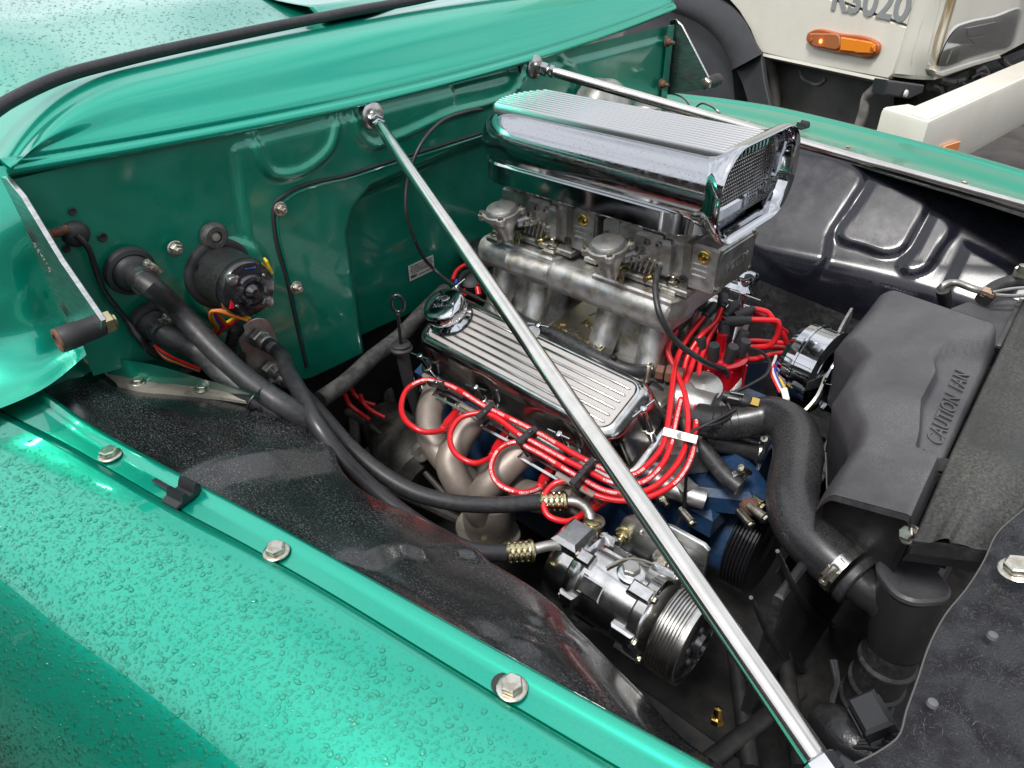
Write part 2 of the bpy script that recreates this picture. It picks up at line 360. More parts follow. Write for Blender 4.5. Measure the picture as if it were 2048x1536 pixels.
# ================================================================== green pickup: the body
def ip(tab, x):
    for i in range(len(tab) - 1):
        if x <= tab[i + 1][0] or i == len(tab) - 2:
            t = (x - tab[i][0]) / (tab[i + 1][0] - tab[i][0]); return tab[i][1] + (tab[i + 1][1] - tab[i][1]) * t
truck = thing('pickup_truck', 'old green metallic pickup with its engine bay open and rain drops on the wings', 'pickup truck', (0, 0, 0))
def sdf_seg(p, a, b):
    pa = (p[0] - a[0], p[1] - a[1]); ba = (b[0] - a[0], b[1] - a[1])
    h = max(0, min(1, (pa[0] * ba[0] + pa[1] * ba[1]) / max(ba[0] ** 2 + ba[1] ** 2, 1e-12)))
    return math.hypot(pa[0] - ba[0] * h, pa[1] - ba[1] * h)
def sdf_line(p, pts): return min(sdf_seg(p, pts[i], pts[i + 1]) for i in range(len(pts) - 1))
def sdf_poly(p, pts):
    d = sdf_line(p, list(pts) + [pts[0]]); ins = False; n = len(pts); j = n - 1
    for i in range(n):
        if (pts[i][1] > p[1]) != (pts[j][1] > p[1]) and p[0] < (pts[j][0] - pts[i][0]) * (p[1] - pts[i][1]) / (pts[j][1] - pts[i][1]) + pts[i][0]: ins = not ins
        j = i
    return -d if ins else d
def sm(e0, e1, x):
    t = min(max((x - e0) / (e1 - e0), 0), 1); return t * t * (3 - 2 * t)
def smooth2(pts, n=24):
    return [(q.x, q.y) for q in catmull([V(a, b, 0) for a, b in pts], n)]
lip_lo = [P(x, y, x=0.004) for x, y in ((16, 356), (40, 350), (308, 297), (513, 261), (649, 228), (700, 218), (851, 186), (960, 158), (1070, 126), (1193, 80), (1261, 50), (1344, 27))]
ply = np.polyfit([p.y for p in lip_lo], [p.z for p in lip_lo], 3)
# --- firewall (plane x=0), stamped
u1 = [(-0.412, 1.36), (-0.408, 1.325), (-0.395, 1.298), (-0.36, 1.288), (-0.315, 1.296), (-0.283, 1.315), (-0.268, 1.345), (-0.262, 1.39)]
u2 = [(-0.235, 1.36), (-0.228, 1.32), (-0.205, 1.297), (-0.16, 1.297), (-0.03, 1.312), (0.12, 1.318), (0.165, 1.33), (0.19, 1.36)]
u1c, u2c = smooth2(u1, 22), smooth2(u2, 26)
def fw_disp(y, z):
    d = 0.0
    # sunken engine recess with rounded corner
    if y > -0.36:
        q = sdf_poly((y, z), [(-0.262, 0.85), (-0.262, 1.16), (-0.245, 1.19), (-0.21, 1.215), (0.05, 1.235), (0.5, 1.235), (0.5, 0.85)])
        d -= 0.055 * sm(0.022, -0.022, q)
    # raised beads
    d += 0.0065 * sm(0.0105, 0.0025, sdf_line((y, z), u1c))
    d += 0.0065 * sm(0.0105, 0.0025, sdf_line((y, z), u2c))
    u3 = [(0.30, 1.36), (0.335, 1.33), (0.345, 1.29), (0.34, 1.22), (0.335, 1.1)]
    d += 0.006 * sm(0.012, 0.002, sdf_line((y, z), u3))
    d -= 0.020 * sm(0.012, -0.012, sdf_poly((y, z), [(0.0, 1.33), (0.0, 1.42), (0.17, 1.42), (0.17, 1.34), (0.15, 1.325)]))
    # broad step left of the access panel
    d += 0.007 * sm(-0.458, -0.440, y + (1.30 - z) * 0.10) * sm(1.352, 1.343, z)
    # round boss at blower motor
    d += 0.010 * sm(0.070, 0.060, math.hypot(y + 0.497, z - 1.155))
    # gentle waviness of hand finished sheet
    d += 0.0012 * math.sin(y * 21 + z * 13) * math.sin(z * 17 - y * 5)
    return d
def fw_bottom(y):
    return ip([(-0.73, 1.095), (-0.60, 1.075), (-0.54, 0.97), (-0.40, 0.93), (0.75, 0.90)], y)
mb = MB()
def fwf(a, b):
    y = -0.722 + 1.444 * a; zb = fw_bottom(y); z = zb + (min(1.372, float(np.polyval(ply, y)) + .010) - zb) * b
    return V(fw_disp(y, z), y, z)
mb.sheet(fwf, 330, 105)
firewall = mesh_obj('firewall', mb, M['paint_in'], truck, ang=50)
# access panel edge: dark tube painted in as the groove's shadow line and the panel skin standing 2 mm proud
gp = [(-0.404, 0.955), (-0.405, 1.10), (-0.406, 1.235), (-0.401, 1.252), (-0.385, 1.259), (-0.25, 1.2615), (0.05, 1.262), (0.26, 1.262), (0.28, 1.255), (0.285, 1.2), (0.285, 0.96)]
gps = smooth2(gp, 90)
mb = MB(); mb.tube([V(fw_disp(y, z) + 0.0008, y, z) for y, z in gps], 0.0028, 8, raw=True)
mesh_obj('groove_shadow_line', mb, M['boot'], truck)
mb = MB(); mb.tube([V(fw_disp(y + .006, z - .006 if z > 1.24 else z) + 0.0003, y + .0062 if y < 0 else y - .0062, z - (0.0062 if z > 1.24 else 0)) for y, z in gps], 0.0028, 8, raw=True)
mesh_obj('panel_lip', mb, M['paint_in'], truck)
def part_bolt(px, py, r, x=0.0, ax=(1, 0, 0), m='zinc', parent=firewall, name='bolt', stud=0.006, y=None, z=None, ref=None):
    p = P(px, py, x=x) if z is None and y is None else (P(px, py, z=z) if z is not None else P(px, py, y=y))
    b = MB().bolt(p, ax, r, stud=stud, ref=ref)
    return mesh_obj(name, b, M[m], parent)
for px, py in ((350, 497), (560, 418), (592, 575)):
    part_bolt(px, py, 0.0085, x=0.008)
for px, py, r in ((145, 423, .006), (133, 498, .006), (205, 475, .0075)):
    p = P(px, py, x=0.002); mb = MB().lathe([(r * .35, -.004), (r * .4, .001), (r * .7, .0016), (r * .85, .0004)], p, (1, 0, 0), 16)
    mesh_obj('bolt_hole', mb, M['dark'], firewall)
p = P(150, 467, x=0.0)
mb = MB().lathe([(.017, 0), (.017, .004), (.013, .010), (.007, .013), (0, .013)], p, (1, 0, 0), 18)
mesh_obj('wire_grommet', mb, M['boot'], firewall)
p = P(425, 471, x=0.004); mb = MB().lathe([(.020, 0), (.0205, .008), (.016, .013), (.0095, .013), (.008, .009), (0, .008)], p, (1, 0, 0), 26)
mesh_obj('rubber_grommet', mb, M['rubber_old'], firewall)
mb = MB().lathe([(.0075, .0095), (.005, .0125), (0, .013)], p, (1, 0, 0), 16); mesh_obj('plug', mb, M['tan'], firewall)
# right edge flange with rusty bolts
mb = MB(); mb.prism([(-.013, 0), (.013, 0), (.013, .002), (-.013, .002)], V(0.012, .700, 1.19), (0, 0, 1), .185, frm=(V(0, 1, 0), V(1, 0, 0), V(0, 0, 1)))
mesh_obj('edge_flange', mb, M['paint_in'], firewall)
for px, py in ((1334, 84), (1323, 168)):
    p = P(px, py, x=0.018); mb = MB().lathe([(.013, 0), (.013, .002), (.009, .003), (.008, .010), (.004, .011), (.004, .02), (0, .021)], p, (1, 0, 0), 16); mesh_obj('rusty_bolt', mb, M['rust'], firewall)
# data plate on the recess wall
p0 = P(843, 536, x=-0.044)
mb = MB().box(p0, (.068, .034, .001), .0003, ax=(1, 0, 0), ref=(0, 1, 0.02)); lab = mesh_obj('warning_sticker', mb, M['white'], firewall)
mb = MB()
for k, (t, s, dy, dx) in enumerate((('THIS VEHICLE IS FITTED WITH AN', .0040, .0125, 0), ('ELECTRONIC IGNITION SYSTEM', .0040, .0078, 0), ('DO NOT REMOVE OR EARTH THE', .0040, .0031, 0), ('COIL LEADS WITH ENGINE ON', .0040, -.0016, 0), ('MSD', .0085, -.0095, -.022), ('IGNITION WARNING', .0040, -.0100, .009))):
    mb.text(t, p0 + V(0.0011, dx, dy), (0, 1, 0.02), (0, 0, 1), s, 0.0002, bold=.0003 if t == 'MSD' else 0)
mesh_obj('lettering', mb, M['ink'], lab)

# --- cowl: lip, crown, top
xl = 0.004
nl = len(lip_lo)
lip_in = [p + V(-0.006, 0, 0.004) for p in lip_lo]
lip_mid = [p + V(0.007, 0, 0.006) for p in lip_lo]
lip_top = [p + V(0.004, 0, 0.014) for p in lip_lo]
lip_gr = [p + V(-0.001, 0, 0.018) for p in lip_lo]
lip_up = [p + V(-0.002, 0, 0.024) for p in lip_lo]
crest0 = [P(x, y, x=X) for x, y, X in ((21, 300, .0), (28, 268, -.012), (48, 243, -.022), (113, 205, -.035), (273, 154, -.050), (444, 109, -.060), (700, 65, -.066), (919, 20, -.066), (1100, -18, -.060), (1250, -42, -.040), (1348, -20, -.012))]
LY = [-.728 + (1.446) * k / 39 for k in range(40)]
lip_lo = [V(.004, y, float(np.polyval(ply, y))) for y in LY]
nl = 40
lip_in = [p + V(-0.006, 0, 0.004) for p in lip_lo]; lip_mid = [p + V(0.007, 0, 0.005) for p in lip_lo]; lip_top = [p + V(0.005, 0, 0.012) for p in lip_lo]
lip_gr = [p + V(0.000, 0, 0.0155) for p in lip_lo]; lip_up = [p + V(-0.001, 0, 0.021) for p in lip_lo]
def crestp(k):
    y = -.722 + 1.455 * k / 39
    z = 1.458 + .012 * (y / .6) - .006 * (y / .6) ** 2 + .004; x = -.066 + .03 * (y / .72) ** 4
    if y < -.52: t = (-.52 - y) / .202; z -= .054 * t ** 2.4; x += .042 * t ** 1.8
    if y > .60: t = (y - .60) / .133; z -= .030 * t ** 2.2; x += .03 * t ** 2
    return V(x, y, z)
crest = [crestp(k) for k in range(40)]
def resamp(c, n): return list(c) if len(c) == n else catmull(c, n)
N_ = 40
LU = resamp(lip_up, N_); CR = resamp(crest, N_)
face1 = [LU[i].lerp(CR[i], .30) + V(.004, 0, 0) for i in range(N_)]
face2 = [LU[i].lerp(CR[i], .70) + V(.013, 0, .0) for i in range(N_)]
face3 = [LU[i].lerp(CR[i], .92) + V(.008, 0, .0) for i in range(N_)]
cr2 = [CR[i] + V(-.012, 0, .004) for i in range(N_)]
cr3 = [CR[i] + V(-.05, 0, .009) for i in range(N_)]
cr4 = [CR[i] + V(-.12, 0, .017) for i in range(N_)]
cr5 = [CR[i] * 1.0 + V(-.30, -0.02 if i < 6 else 0, .040) for i in range(N_)]
cr6 = [V(p.x - .75, p.y - (.05 if i < 6 else 0), p.z + .060) for i, p in enumerate(CR)]
rows = [resamp(lip_in, N_), resamp(lip_lo, N_), resamp(lip_mid, N_), resamp(lip_top, N_), resamp(lip_gr, N_), LU, face1, face2, face3, CR, cr2, cr3]
mb = MB(); mb.loft(rows, 150, 110)
cowl = mesh_obj('cowl', mb, M['paint'], truck, ang=60)
mb = MB(); mb.loft([cr3, cr4, cr5, cr6], 120, 60); top_grid = mb.cols
hoodtop = mesh_obj('cowl_top', mb, M['paint'], truck, ang=60)
# raised scuttle panel with shut line across the top right
sc = [P(x, y, z=1.484) for x, y in ((570, -40), (598, -6), (625, 12), (655, 24), (700, 18), (760, 7), (900, -22), (1000, -45))]
mb = MB().loft([[p + V(-.6, .1, .03) for p in sc], [p + V(-.1, .0, .006) for p in sc], [p + V(-.01, 0, .002) for p in sc], sc, [p + V(0.002, 0, -.012) for p in sc]], 60, 14)
mesh_obj('scuttle_panel', mb, M['paint'], truck, ang=50)
# weather seal
sl = [P(x, y, x=X) for x, y, X in ((-90, 300, -.03), (-30, 238, -.045), (0, 214, -.052), (44, 189, -.060), (120, 155, -.072), (239, 122, -.085), (444, 76, -.098), (700, 24, -.104), (830, 0, -.104), (1000, -40, -.1), (1150, -70, -.09))]
mb = MB().tube(sl, 0.0082, 14, res=90); mesh_obj('weather_seal', mb, M['rubber'], truck)

# --- near cowl side / door pillar corner with the wing's rear shelf
def side_row(off):
    return [V(*a) for a in off]
rows = [
    side_row([(-.012, -.722, 1.385), (-.05, -.775, 1.40), (-.14, -.83, 1.42), (-.30, -.87, 1.43)]),
    side_row([(.004, -.722, 1.33), (-.01, -.775, 1.33), (-.10, -.85, 1.33), (-.30, -.90, 1.33)]),
    side_row([(.004, -.722, 1.25), (.0, -.78, 1.24), (-.07, -.87, 1.24), (-.30, -.92, 1.24)]),
    side_row([(.006, -.722, 1.19), (.008, -.785, 1.175), (-.04, -.88, 1.17), (-.30, -.94, 1.17)]),
    side_row([(.012, -.722, 1.162), (.026, -.79, 1.148), (-.0, -.89, 1.142), (-.30, -.95, 1.14)]),
    side_row([(.034, -.728, 1.145), (.055, -.79, 1.135), (.035, -.90, 1.128), (-.30, -.98, 1.12)])]
mb = MB().loft(rows, 50, 60); mesh_obj('cowl_side', mb, M['paint'], truck, ang=60)
ol = [(-60, 660), (0, 655), (70, 640), (118, 655), (141, 680), (142, 703), (118, 728), (70, 752), (0, 783), (-60, 810)]
pl_ = [P(x, y, z=1.128) for x, y in ol]
mb = MB()
o2 = smooth2([(p.x, p.y) for p in pl_], 60)
mb.prism(o2, V(0, 0, 1.118), (0, 0, 1), .012, .003, frm=(V(1, 0, 0), V(0, 1, 0), V(0, 0, 1)))
shelf = mesh_obj('wing_shelf', mb, M['paint'], truck, ang=60)
p = P(112, 708, z=1.130); mesh_obj('shelf_washer', MB().lathe([(.009, 0), (.009, .0015), (.004, .002), (0, .002)], p, (0, 0, 1), 16), M['zinc'], shelf)
# soft step in front of the shelf, sinking to the inner guard
ol = [(143, 690), (170, 700), (215, 742), (150, 775), (60, 792), (0, 812)]
mb = MB().loft([[P(x, y, z=1.118) for x, y in ((141, 660), (143, 703), (118, 730), (70, 754), (0, 785), (-50, 805))],
                [P(x, y, z=1.100) for x, y in ((175, 690), (165, 725), (125, 748), (70, 772), (0, 800), (-50, 820))],
                [P(x, y, z=1.085) for x, y in ((190, 705), (180, 745), (135, 765), (75, 790), (0, 815), (-50, 835))]], 20, 10)
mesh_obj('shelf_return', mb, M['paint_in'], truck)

# --- near wing (fender)
yi = [(-.30, -.825), (.023, -.784), (.132, -.774), (.247, -.755), (.444, -.720), (.556, -.702), (.676, -.683), (.778, -.666), (.866, -.651), (1.15, -.60)]
ys = [(-.30, -.895), (.003, -.839), (.068, -.822), (.245, -.791), (.36, -.771), (.503, -.742), (.705, -.712), (.785, -.700), (.864, -.687), (1.15, -.638)]
XS = [-.32, -.1, .02, .13, .25, .36, .45, .56, .68, .78, .87, 1.0, 1.15]
def cur(tab, dy, z): return [V(x, ip(tab, x) + dy, z) for x in XS]
def outc(y0, z, sl_=0.10): return [V(x, y0 + sl_ * max(x, -.3) * 0.5, z) for x in XS]
wr = [cur(yi, .004, 1.070), cur(yi, .003, 1.098), cur(yi, .0, 1.1045), cur(yi, -.006, 1.1060), cur(yi, -.012, 1.1015), cur(yi, -.02, 1.1005), cur(ys, .004, 1.1005), cur(ys, .0008, 1.1002), cur(ys, .0, 1.0965), cur(ys, -.0012, 1.1005),
      cur(ys, -.004, 1.1040), cur(ys, -.012, 1.1050), cur(ys, -.04, 1.1030), cur(ys, -.085, 1.0930), cur(ys, -.135, 1.068), cur(ys, -.185, 1.020), cur(ys, -.225, .95), cur(ys, -.25, .85), cur(ys, -.255, .70), cur(ys, -.24, .5)]
# crosswise: sharp rows kept by direct linking (no spline overshoot in the seam), smooth on the crown
mb = MB()
rows_c = [catmull(r, 141) for r in wr]
crown = []
for i in range(141):
    crown.append(catmull([rows_c[k][i] for k in range(11, 20)], 70))
flat_ = [[rows_c[k][i] for k in range(0, 12)] for i in range(141)]
mb.rings(flat_, closed=False); mb.rings(crown, closed=False)
wing = mesh_obj('front_wing', mb, M['paint'], truck, ang=70, label='near green front wing with a bolted flange, beaded with rain')
for px, py in ((220, 911), (553, 1104), (1024, 1377)):
    part_bolt(px, py, 0.0098, z=1.103, ax=(0, 0, 1), m='zinc', parent=wing, name='flange_bolt', stud=0, ref=(1, .3, 0))
# slotted hole beside the front bolt
p = P(1008, 1368, z=1.1012); mesh_obj('slot_hole', MB().lathe([(.011, 0), (.0, .0003)], p, (0, 0, 1), 20), M['ink'], wing)
# black plastic prop clip on the near flange
def clip(px, py, z, s=1.0, ang=0.0, m=False):
    p = P(px, py, z=z); a = V(math.cos(ang), math.sin(ang), 0); b = V(-math.sin(ang), math.cos(ang), 0)
    prof = [(-.019, 0), (.019, 0), (.019, .012), (.013, .019), (.009, .014), (.006, .007), (.001, .007), (-.002, .014), (-.007, .016), (-.011, .006), (-.019, .004)]
    mb_ = MB().prism([(x * s, y * s) for x, y in prof], p - a * .014 * s, a, .028 * s, .0007, frm=(b, V(0, 0, 1), b.cross(V(0, 0, 1))))
    return mesh_obj('bonnet_clip', mb_, M['plastic'], wing if not m else farwing)
clip(365, 994, 1.103, .9, R(12))
mb = MB().box(P(330, 972, z=1.104), (.04, .006, .003), .001, ref=(1, .17, 0)); mesh_obj('clip_tab', mb, M['plastic'], wing)

# --- near inner guard (dusty black)
ge = [(215, 752, 1.060), (330, 786, 1.060), (480, 802, 1.050), (600, 832, 1.045), (655, 880, 1.035), (672, 935, 1.025), (720, 985, 1.02), (840, 1035, 1.02), (1000, 1128, 1.02), (1085, 1188, 1.02), (1200, 1290, 1.02), (1290, 1382, 1.015), (1360, 1470, 1.01), (1440, 1536, 1.01), (1560, 1600, 1.01)]
edge = [P(x, y, z=z) for x, y, z in ge]
n_g = 60
E_ = catmull([P(150, 742, z=1.075)] + edge, n_g)
T_ = [V(e.x + (-.03 if i < 12 else 0), 0, 1.0) for i, e in enumerate(E_)]
TOP = [V(e.x - .03 * max(0, 1 - i / 14), ip(yi, e.x) - .002, 1.088) for i, e in enumerate(E_)]
def gz(i, t):
    e = E_[i]; a = TOP[i]; p = a.lerp(e, t)
    bulge = .010 * math.sin(math.pi * t)
    # stamped ridges running across
    def rid(x0, w_, h_): return h_ * sm(w_, 0, abs(p.x - x0 - .25 * (t - .5) * .2))
    xx = p.x - .05 * t
    b2 = rid(.30, .05, .006) - .009 * sm(.523, .530, xx) * sm(.675, .665, xx) * sm(.05, .2, t) - .012 * sm(.665, .672, xx) * sm(.9, .7, xx) * sm(.05, .2, t) + .004 * sm(.005, .0, abs(xx - .700)) * sm(.1, .2, t)
    b2 += .004 * math.sin(p.x * 23 + t * 5) * sm(0, .2, t)
    return p + V(0, 0, bulge + b2)
mb = MB()
rs = []
for i in range(n_g - 1):
    for s_ in range(4):
        q = []
        for j in range(37):
            t = j / 36; a = gz(i, t); b = gz(i + 1, t); q.append(a.lerp(b, s_ / 4))
        e = q[-1]
        q += [e + V(0, .004, -.003), e + V(0, .006, -.010), e + V(0, .008, -.06), e + V(0, .012, -.20), e + V(0, .02, -.45)]
        rs.append(q)
mb.rings(rs, closed=False)
guard = mesh_obj('inner_guard', mb, M['black_dusty'], truck, ang=50, label='near dusty black inner guard')
# grey strip and green ledge along the guard's rear edge, two bolts
s1 = [P(x, y, z=1.072) for x, y in ((205, 742), (245, 752), (330, 764), (400, 774), (460, 786), (500, 796))]
s2 = [P(x, y, z=1.068) for x, y in ((238, 776), (275, 780), (330, 784), (400, 791), (450, 797), (492, 803))]
mb = MB().loft([[p - V(0, 0, .004) for p in s2], s2, s1, [p + V(-.004, 0, .004) for p in s1]], 30, 4); strip = mesh_obj('grey_strip', mb, M['tan'], guard)
for px, py in ((276, 765), (404, 778)): part_bolt(px, py, .0075, z=1.072, ax=(.1, .1, 1), m='zinc', parent=guard, stud=0)
mb = MB().loft([[P(x, y, z=1.102) for x, y in ((222, 716), (300, 728), (420, 762), (520, 786))], [P(x, y, z=1.074) for x, y in ((214, 748), (300, 762), (420, 778), (520, 800))]], 16, 4)
mesh_obj('firewall_ledge', mb, M['paint_in'], firewall)

# --- far wing
fo = [(1330, 186), (1348, 188), (1451, 200), (1540, 214), (1639, 236), (1758, 266), (1929, 311), (2048, 345), (2300, 425)]
fi = [(1360, 222), (1420, 232), (1500, 251), (1587, 274), (1680, 299), (1792, 333), (1920, 369), (2048, 408), (2300, 490)]
FO = catmull([P(x, y, z=1.180) for x, y in fo], 60); FI = catmull([P(x, y, z=1.165) for x, y in fi], 60)
# same x stations so that the flange stays square
def atx(c, x):
    for i in range(len(c) - 1):
        if c[i].x <= x <= c[i + 1].x: return c[i].lerp(c[i + 1], (x - c[i].x) / max(c[i + 1].x - c[i].x, 1e-6))
    return c[0] + (c[0] - c[1]) * ((c[0].x - x) / max(c[1].x - c[0].x, 1e-6)) if x < c[0].x else c[-1] + (c[-1] - c[-2]) * ((x - c[-1].x) / max(c[-1].x - c[-2].x, 1e-6))
xs = [-.12 + (1.15 + .12) * k / 60 for k in range(61)]
FO2 = [atx(FO, x) for x in xs]; FI2 = [atx(FI, x) for x in xs]
rows = [[p + V(0, .16, -.5) for p in FO2], [p + V(0, .15, -.2) for p in FO2], [p + V(0, .11, -.055) for p in FO2], [p + V(0, .06, -.014) for p in FO2], [p + V(0, .02, -.002) for p in FO2], FO2, [p + V(0, -.004, -.006) for p in FO2]]
r2 = [[p + V(0, -.004, -.006) for p in FO2], [a.lerp(b, .35) + V(0, 0, -.006) for a, b in zip(FO2, FI2)], [a.lerp(b, .50) + V(0, 0, -.009) for a, b in zip(FO2, FI2)], [a.lerp(b, .9) + V(0, 0, -.002) for a, b in zip(FO2, FI2)], FI2, [p + V(0, -.002, -.004) for p in FI2]]
mb = MB().loft(rows, 100, 36); mb.loft(r2, 100, 20)
farwing = mesh_obj('front_wing', mb, M['paint'], truck, ang=60, label='far green front wing with a pale trim along its inner edge')
tr = [p + V(0, -.002, -.005) for p in FI2]
mb = MB().rings([[p + V(0, 0, .001), p + V(0, -.004, .0015), p + V(0, -.008, -.002), p + V(0, -.009, -.014), p + V(0, -.004, -.014)] for p in tr]); mesh_obj('edge_trim', mb, M['steel'], farwing)
for px, py in ((1494, 247), (1696, 297), (1928, 368)):
    p = P(px, py, z=1.168); mesh_obj('flange_bolt', MB().bolt(p, (0, 0, 1), .006), M['zinc'], farwing)
clip(1603, 256, 1.172, .8, R(-12), True)

# --- far inner guard: gloss black stamped panels
p0 = V(.5, .690, 1.135); nn = V(0.10, -.70, .70).normalized(); ga = V(1, 0, 0); ga = (ga - nn * ga.dot(nn)).normalized(); gb = nn.cross(ga)
gb = gb if gb.z > 0 else -gb
def g2(px, py):
    q = P(px, py, pl=(p0, nn)) - p0; return (q.dot(ga), q.dot(gb))
polys = [[g2(*q) for q in qq] for qq in (
    ((1480, 250), (1600, 300), (1680, 318), (1733, 352), (1700, 415), (1662, 478), (1655, 520), (1610, 560), (1530, 520), (1440, 430)),
    ((1748, 354), (1800, 372), (1860, 402), (1836, 462), (1800, 508), (1776, 513), (1720, 498), (1678, 482), (1672, 470), (1704, 420)),
    ((1866, 420), (1900, 436), (1911, 452), (1885, 500), (1850, 545), (1815, 552), (1800, 540), (1830, 490)),
    ((1932, 488), (1985, 515), (2032, 548), (2010, 600), (1960, 640), (1900, 680), (1840, 690), (1870, 620), (1905, 545)))]
polys = [smooth2(list(q) + [q[0]], 44)[:-1] for q in polys]
low = [g2(1425, 420), g2(1550, 560), g2(1620, 610), g2(1700, 640), g2(1770, 640), g2(1900, 700), g2(2060, 760)]
mb = MB()
A0 = g2(1360, 240)[0] - .1; A1 = g2(2048, 400)[0] + .35
def gf(a, b):
    x = A0 + (A1 - A0) * a; y = .018 - .30 * b
    h = 0
    for k, q in enumerate(polys):
        if min(abs(x - q[0][0]), 9) < .6:
            d = sdf_poly((x, y), q); h = max(h, .008 * sm(.006, -.012, d))
    # roll under at bottom
    yb = -.205 + .02 * math.sin(x * 6)
    t = max(0, yb - y); h2 = -t * t * 9
    q = p0 + ga * x + gb * y + nn * (h + h2 + .0015 * math.sin(x * 9 + 1) * math.sin(y * 11))
    return q
mb.sheet(gf, 190, 60)
fg = mesh_obj('inner_guard', mb, M['guard_gloss'], truck, ang=60, label='far gloss black inner guard with stamped panels')
# lower liner falling away to the chassis
mb = MB().sheet(lambda a, b: gf(a, 1) + V(0, -.02 * b, -.55 * b), 40, 4); mesh_obj('guard_liner', mb, M['black_matt'], truck)
# added dark sheet as the shade below, and the frame rails
mb = MB().box((.45, 0, .48), (1.5, 1.5, .02)); mesh_obj('dark_fill_sheet', mb, M['dark'], truck)
for s in (-1, 1):
    mb = MB().box((.45, .40 * s, .62), (1.6, .06, .14), .006); mesh_obj('chassis_rail', mb, M['dark'], truck)
mb = MB().box((-.10, 0, .80), (.02, 1.3, .36)); mesh_obj('toe_board', mb, M['dark'], truck)
# body shell behind: doors and bonnet sides never seen, the cab mass that reflects
mb = MB().box((-1.1, 0, .95), (1.6, 1.55, 1.0), .08); mesh_obj('cab_body', mb, M['paint'], truck)

# --- chrome stay rods
def stay(y0, z0, p1, label):
    a = V(0.006, y0, z0); b = p1; t = thing('stay_rod', label, 'stay rod', a, 'chrome stay rods from the firewall'); d = (b - a).normalized()
    mesh_obj('flange', MB().lathe([(.022, -.004), (.022, .003), (.019, .006), (.012, .008), (.012, .014)], a, (1, 0, 0), 28), M['steel'], t)
    mesh_obj('rod_nut', MB().hexa(a + d * .012, d, .0128, .014).hexa(a + d * .030, d, .0118, .010), M['chrome_spot'], t)
    mb_ = MB().lathe([(.007, .02), (.0092, .046), (.0096, .05), (.0096, (b - a).length - .02), (.0092, (b - a).length - .018)], a, d, 36); mesh_obj('rod', mb_, M['steel_rod'], t)
    mesh_obj('end_nut', MB().hexa(b - d * .018, d, .0130, .014).hexa(b - d * .001, d, .0120, .010), M['chrome'], t)
    mesh_obj('mount', MB().box(b + V(.012, 0, -.012), (.04, .05, .03), .004), M['black_matt'], t)
M['steel_rod'] = mat('polished_stainless', (0.70, 0.68, 0.64), 0.13, 1.0, col2=(0.62, 0.60, 0.56), ns=30, bump=0.02, bs=200)
stay(-.195, 1.343, P(1668, 1568, z=1.150), 'chrome stay rod crossing in front of the engine, nearest the camera')
stay(.214, 1.356, V(.977, .60, 1.150), 'chrome stay rod behind the ribbed air scoop')
mesh_obj('rod_bracket', MB().box(V(-.012, .190, 1.352), (.03, .03, .032), .002), M['black_matt'], truck)

# --- hinge side plates in aluminium
def hinge(y, pts, spool, boltp, label, mirror=1):
    t = thing('hinge_plate', label, 'hinge plate', (spool[0], y, spool[1]), 'aluminium hinge side plates')
    po = [(p[0], p[1]) for p in pts]
    mb_ = MB().prism(po, V(0, y + .003, 0), (0, -1, 0), .006, .0008, frm=(V(1, 0, 0), V(0, 0, 1), V(0, -1, 0))); pt = mesh_obj('plate', mb_, M['alu_plate'], t)
    c = V(spool[0], y, spool[1])
    mesh_obj('spool', MB().lathe([(.006, -.004), (.0130, -.004), (.0138, .004), (.0138, .020), (.0150, .022), (.0150, .042), (.0135, .044), (.010, .045), (.010, .042), (0, .042)], c, (0, -mirror, 0), 28), M['boot'], t)
    mesh_obj('spool_end', MB().lathe([(.0145, .0435), (.0145, .046), (.009, .047), (.009, .043), (0, .043)], c, (0, -mirror, 0), 28), M['rust'], t)
    mesh_obj('nut', MB().hexa(c + V(0, .004 * mirror, 0), (0, mirror, 0), .014, .013).lathe([(.008, .010), (.008, .020), (0, .021)], c, (0, mirror, 0), 14), M['gold'] if mirror > 0 else M['zinc'], t)
    return t, pt
yy = -.728
def pz(px, py, y=yy): q = P(px, py, y=y); return (q.x, q.z)
o = [pz(-20, 345), pz(18, 356), pz(48, 392), pz(125, 520), pz(208, 640), pz(205, 668), pz(180, 672), pz(150, 655), pz(105, 615), pz(60, 540), pz(15, 440), pz(-20, 380)]
t, pt = hinge(yy, o, pz(196, 652), None, 'scratched aluminium hinge plate beside the near end of the firewall')
q = [P(x, y, y=yy - .004) for x, y in ((62, 470), (52, 545), (128, 618))]
for p in q: mesh_obj('slot', MB().prism(smooth2([(-.010, 0), (0, .003), (.010, 0), (0, -.003), (-.010, 0)], 13)[:-1], p, (0, -1, 0), .0012, frm=(V(.55, 0, -.83), V(.83, 0, .55), V(0, -1, 0))), M['dark'], pt)
p = P(78, 505, y=yy - .0036); mesh_obj('engraving', MB().text('Kosmic', p, (.60, 0, -.8), (.8, 0, .6), .017, .0002), M['alu_old'], pt)
p = P(112, 460, x=.004); mesh_obj('rusty_stud', MB().lathe([(.009, 0), (.009, .008), (.0062, .009), (.0052, .010)] + [(.0052 + (.0008 if k % 2 else 0), .011 + k * .0013) for k in range(14)] + [(0, .031)], V(p.x + .010, p.y - .018, p.z), (.2, 1, .1), 16), M['rust'], pt)
yf = .735
def pf(px, py): q = P(px, py, y=yf); return (q.x, q.z)
o = [pf(1341, 40), pf(1352, 38), pf(1365, 50), pf(1420, 158), pf(1423, 170), pf(1412, 176), pf(1330, 190), pf(1334, 120)]
hinge(yf, o, pf(1416, 166), None, 'aluminium hinge plate at the far end of the firewall', -1)

